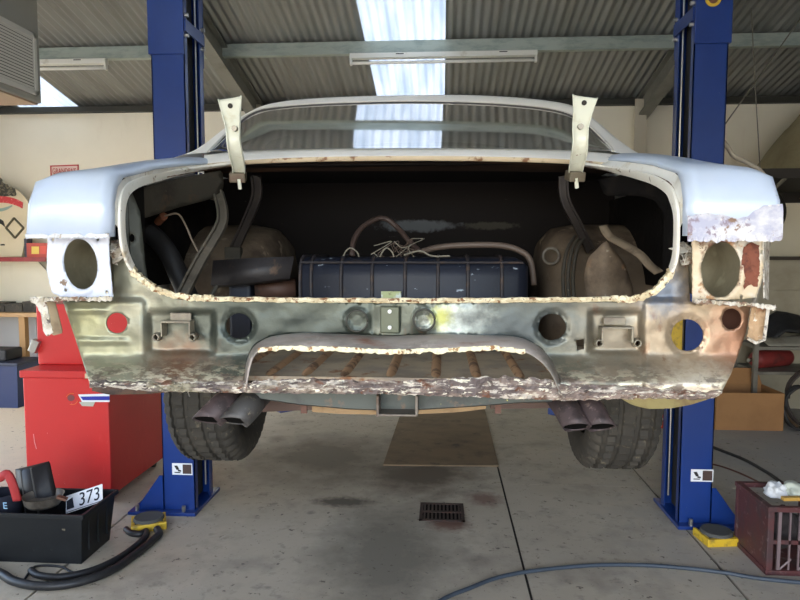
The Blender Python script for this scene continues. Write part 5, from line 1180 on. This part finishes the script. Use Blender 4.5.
# shelf carrying fender and tarp
SZ = W(780, 364, TY).z
t = thing('storage_rack', 'grey steel storage rack beyond the blue lift column', 'rack', (3.7, TY + .4, 0))
m_rack = M('rack_grey', (128, 124, 114), .55, .2, [('n', 6, .5, .7, (104, 98, 88))])
rz1 = W(780, 347, TY).z
part('deck', box(nb(), 2.95, 4.6, TY, TY + .48, rz1 - .03, rz1), m_rack, t); part('deck', box(nb(), 2.95, 4.6, TY, TY + .48, tz_ - .03, tz_), m_rack, t)
for x in (2.93, 4.62):
    for y in (TY + .02, TY + .46): part('upright', box(nb(), x - .02, x + .02, y - .02, y + .02, 0, rz1 + .05), m_rack, t)
bm = nb(); n = 14; rows = []
for j in range(7):
    rows.append([(3.05 + 1.3 * i / n, TY + .03 + .42 * j / 6, rz1 + .006 + .075 * math.sin(math.pi * j / 6) * (.5 + .5 * math.sin(math.pi * i / n)) + .012 * noise.noise(Vector((i * .5, j * .6, 1)))) for i in range(n + 1)])
loft(bm, rows); bmesh.ops.recalc_face_normals(bm, faces=bm.faces)
solo('body_panel', bm, m_fend, 'grey curved body panel lying on the steel rack', 'car panel', (3.6, TY + .3, rz1), smooth=True, solid=.004)
bm = nb(); rows = []
for j in range(9):
    rows.append([W(766 + i * 5, interp(i, [(0, 318), (2, 312), (4, 313), (8, 318), (12, 320)]) + (interp(i, [(0, 345), (4, 332), (8, 333), (12, 336)]) - interp(i, [(0, 318), (2, 312), (4, 313), (8, 318), (12, 320)])) * j / 8, TY + .42 - .05 * j / 2 + .03 * noise.noise(Vector((i * .6, j * .7, 4)))) for i in range(13)])
loft(bm, rows, flip=True)
solo('tarpaulin', bm, M('tarp_black', (28, 28, 30), .5, 0, [('n', 6, .5, .7, (44, 44, 46))], bump=(6, .6, .03)), 'black tarpaulin folded on the grey panel of the rack', 'tarpaulin', (3.6, TY + .4, rz1 + .08), smooth=True, solid=.03)
# beige cupboard on the wall
cw0 = W(752, 300, 6.7).x; zt1 = W(790, 258, 6.7).z; zb1 = W(790, 345, 6.7).z
t = thing('wall_cupboard', 'beige low cupboard against the wall behind the steel rack', 'cupboard', (3.9, 6.95, 0))
m_cup = M('cupboard_beige', (168, 160, 140), .6, 0, [('n', 3, .5, .7, (152, 144, 124))])
part('body', box(nb(), 2.9, 4.9, 6.72, YW - .002, 0, zt1 - .02), m_cup, t)
part('top', box(nb(), 2.88, 4.92, 6.69, YW - .002, zt1 - .02, zt1 + .012), M('cupboard_top', (64, 56, 46), .6), t)
zl = W(785, 290, 6.71).z
for (z0_, z1_) in ((zl + .006, zt1 - .03), (.1, zl - .006)):
    for x in (2.92, 3.92): part('door', box(nb(), x, x + .96, 6.708, 6.72, z0_, z1_), m_cup, t, bevel=.002)
# cable coils at the frame edge
for k, (px, py, rad) in enumerate(((800, 385, .13), (806, 400, .17))):
    p = F(px + 6, 434); yk = p.y + .1 + k * .12
    c = W(px, py, yk); pts = [Vector((c.x + rad * math.cos(a) , yk + .03 * math.sin(a * 2.3), rad * 1.5 + rad * 1.45 * math.sin(a) + .013)) for a in [2 * math.pi * j / 24 for j in range(61)]]
    solo('cable_coil', tube(nb(), pts, .013, 7), [M('cable_black', (36, 34, 34), .6), M('cable_dark', (58, 48, 44), .6)][k], ['black cable coil standing beside the cardboard box', 'larger brown-black cable coil behind the black coil'][k], 'cable', (c.x, yk, 0), smooth=True)
p = F(790, 424); solo('pry_bar', tube(nb(), [F(779, 408, .03), F(790, 420, .02), F(806, 434, .012)], .012, 8), M('bar_tan', (168, 140, 112), .5), 'pale steel bar lying on the floor beside the cardboard box', 'bar', tuple(p))
# high shelf with covered bundle
HY = 5.75; hz = W(780, 172, HY).z
t = thing('high_shelf', 'dark timber shelf braced high on the wall', 'shelf', (3.8, 6.5, hz - .04))
sx0 = W(752, 172, HY).x
part('board', box(nb(), sx0, 5.2, HY, YW - .002, hz - .05, hz + .03), M('shelf_black_timber', (44, 40, 36), .7), t)
for x in (W(788, 180, HY).x, 5.0):
    part('brace', tube(nb(), [(x, HY + .05, hz - .05), (x + .0, YW - .01, W(784, 245, YW).z)], .016, 8), M('brace_grey', (140, 136, 126), .5, .3), t)
part('wall_rail', box(nb(), sx0, 5.2, YW - .05, YW - .002, hz - .16, hz - .05), M('shelf_black_timber', (44, 40, 36), .7), t)
bm = nb(); rows = []; n = 20
for j in range(n + 1):
    v_ = j / n; rows.append([(W(764, 160, HY + .7).x + 1.6 * i / 24, HY + .1 + 1.1 * v_, hz + .03 + (.78 * (math.sin(math.pi * min(1, v_ * 1.0)) ** .5) * interp(i / 24, [(0, 0), (.06, .35), (.2, .75), (.45, 1), (.8, .9), (.95, .5), (1, 0)]) + (.05 * noise.noise(Vector((i * .35, j * .3, 2))) if 0 < i < 24 and 0 < j < n else 0))) for i in range(25)])
loft(bm, rows)
solo('covered_bundle', bm, M('cover_khaki', (158, 148, 116), .85, 0, [('n', 3, .45, .7, (138, 128, 98))], bump=(5, .6, .04)), 'khaki cloth-covered bundle on the high dark shelf', 'bundle', (4.0, HY + .5, hz + .03), smooth=True)
# tyre hanging / standing behind the quarter on the right
p = W(776, 212, 6.9)
t = thing('spare_tyre', 'black tyre hung on the wall below the high shelf', 'tyre', (p.x - .12, 7.05, p.z))
mt = Matrix.Translation((p.x - .14, 7.05, p.z)) @ Matrix.Rotation(R(90), 4, 'Z')
part('tyre', lathe(nb(), [(.17, -.08), (.22, -.1), (.27, -.09), (.29, -.06), (.29, .06), (.27, .09), (.22, .1), (.17, .08)], mt, 40, closed=True), m_dust, t, smooth=True)
part('wall_hook', tube(nb(), [(p.x - .14, YW - .002, p.z + .15), (p.x - .14, 6.93, p.z + .15), (p.x - .14, 6.92, p.z + .19)], .012, 8), m_steel, t)
# brown boards under the shelf
bm = nb(); rbox(bm, (W(790, 215, 7.0).x + .45, 7.1, W(790, 215, 7.0).z), (.7, .03, .1), (0, 38, 0)); 
solo('timber_board', bm, M('board_brown', (120, 98, 72), .7), 'brown timber board fixed slanting on the wall under the high shelf', 'board', (W(790, 215, 7.0).x, 7.06, W(790, 230, 7.0).z))
# ropes
m_rope = M('rope_grey', (120, 116, 104), .8)
a = Vector((po_ - .001, 3.9, W(726, 138, 3.9).z)); b = W(778, 50, 4.6); lo, hi = 0.0, 8.0
for _ in range(40):
    md = (lo + hi) / 2; q = a + (b - a) * md
    if q.z < roofz(q.y) + .01: lo = md
    else: hi = md
e = a + (b - a) * lo
solo('cord_line', tube(nb(), [a, e], .004, 6), m_rope, 'thin grey cord slanting from the lift column up to the roof', 'rope', tuple(a))
a = W(754, 79, 5.5); b = W(763, 168, 5.75)
t0 = Vector((a.x, 5.6, roofz(5.6))); solo('cord_line', tube(nb(), [t0, W(755, 82, 5.6), Vector((b.x, 5.8, hz + .03))], .004, 6), m_rope, 'thin cord hanging straight from the roof to the high shelf', 'rope', tuple(t0))
# axle stand in the distance
p = F(663, 447); t = thing('axle_stand', 'red axle stand with pale leg behind the rear wheel', 'stand', (p.x, p.y, 0))
sy = p.y; hz2 = W(663, 405, sy).z
part('column', box(nb(), p.x - .035, p.x + .035, sy - .03, sy + .03, .16, hz2 + .05), M('stand_red', (176, 52, 36), .5, 0, [('n', 20, .5, .6, (120, 44, 34))]), t, bevel=.005)
for dx_, dy_ in ((-.11, -.1), (.11, -.1), (-.11, .1), (.11, .1)): part('leg', tube(nb(), [(p.x, sy, .3), (p.x + dx_, sy + dy_, .012)], .012, 8), M('leg_pale', (200, 196, 186), .4, .3), t)

# ---- red wire crate
fr = F(766, 575); gx0 = fr.x; gy0_ = fr.y; gz = W(768, 507, gy0_).z; gx1 = gx0 + .36; gy1_ = gy0_ + .36
t = thing('wire_crate', 'dusty dark red wire crate holding rags', 'crate', ((gx0 + gx1) / 2, (gy0_ + gy1_) / 2, 0))
m_rc = M('crate_red', (82, 42, 42), .6, 0, [('n', 8, .46, .62, (66, 46, 48)), ('n', 20, .58, .68, (110, 88, 88))], bump=(30, .2, .004))
for (x, y) in ((gx0, gy0_), (gx1 - .03, gy0_), (gx0, gy1_ - .03), (gx1 - .03, gy1_ - .03)): part('corner_post', box(nb(), x, x + .03, y, y + .03, .002, gz - .025), m_rc, t, bevel=.004)
for (z, nm) in ((gz - .025, 'top_rim'), (0, 'bottom_rim')):
    for q in ((gx0 - .004, gx1 + .004, gy0_ - .004, gy0_ + .026), (gx0 - .004, gx1 + .004, gy1_ - .026, gy1_ + .004), (gx0 - .004, gx0 + .026, gy0_ + .026, gy1_ - .026), (gx1 - .026, gx1 + .004, gy0_ + .026, gy1_ - .026)): part(nm, box(nb(), *q, z, z + .025), m_rc, t, bevel=.003)
part('side_panel', box(nb(), gx0 + .002, gx0 + .01, gy0_ + .03, gy1_ - .03, .025, gz - .025), m_rc, t)
part('floor_panel', box(nb(), gx0 + .02, gx1 - .02, gy0_ + .02, gy1_ - .02, .004, .012), m_rc, t)
for k in range(6): part('bar', box(nb(), gx0 + .06 + k * .045, gx0 + .068 + k * .045, gy0_ + .006, gy0_ + .014, .025, gz - .025) if k != 0 else box(nb(), gx0 + .05, gx0 + .066, gy0_ + .004, gy0_ + .014, .025, gz - .025), M('bar_grey', (112, 96, 98), .5) , t)
for z in (gz * .45,):
    part('cross_bar', box(nb(), gx0 + .03, gx1 - .03, gy0_ + .006, gy0_ + .012, z, z + .02), m_rc, t)
for k in range(3): part('brace_bar', tube(nb(), [(gx0 + .06 + .09 * k, gy0_ + .01, .02), (gx0 + .12 + .09 * k, gy0_ + .01, .08)], .005, 6), M('bar_grey', (112, 96, 98), .5), t)
# rags and bits in it
def rag(name, c, size, mat, label, cat, seed, lo):
    bm = nb(); bmesh.ops.create_icosphere(bm, subdivisions=4, radius=1)
    for v in bm.verts:
        n_ = noise.fractal(v.co * 1.6 + Vector((seed, 0, 0)), 1, 2, 4); v.co = Vector((v.co.x * size[0], v.co.y * size[1], v.co.z * size[2])) * (1 + .35 * n_) + Vector(c)
        v.co.z = max(v.co.z, lo)
    solo(name, bm, mat, label, cat, c, smooth=True)
rag('rag', (gx0 + .17, gy0_ + .18, gz * .5), (.09, .09, .09), M('rag_dark', (46, 40, 40), .9), 'dark greasy rag filling the red wire crate', 'rag', 1, .02)
p = W(776, 492, gy0_ + .22); rag('rag', tuple(p), (.05, .06, .05), M('rag_white', (222, 224, 226), .85), 'white rag lying on top of the red wire crate', 'rag', 5, gz - .02)
p = W(797, 491, gy0_ + .2); rag('rag', tuple(p), (.075, .07, .045), M('rag_pale', (196, 202, 188), .85), 'pale green cloth bundle on the red wire crate', 'rag', 9, gz - .02)
a = W(783, 501, gy0_ + .1); solo('timber_offcut', rbox(nb(), (a.x + .09, a.y, gz + .01), (.2, .03, .018), (0, 0, 6)), M('offcut_yellow', (190, 150, 70), .6), 'yellow timber offcut across the red wire crate', 'wood', (a.x + .09, a.y, gz), bevel=.003)
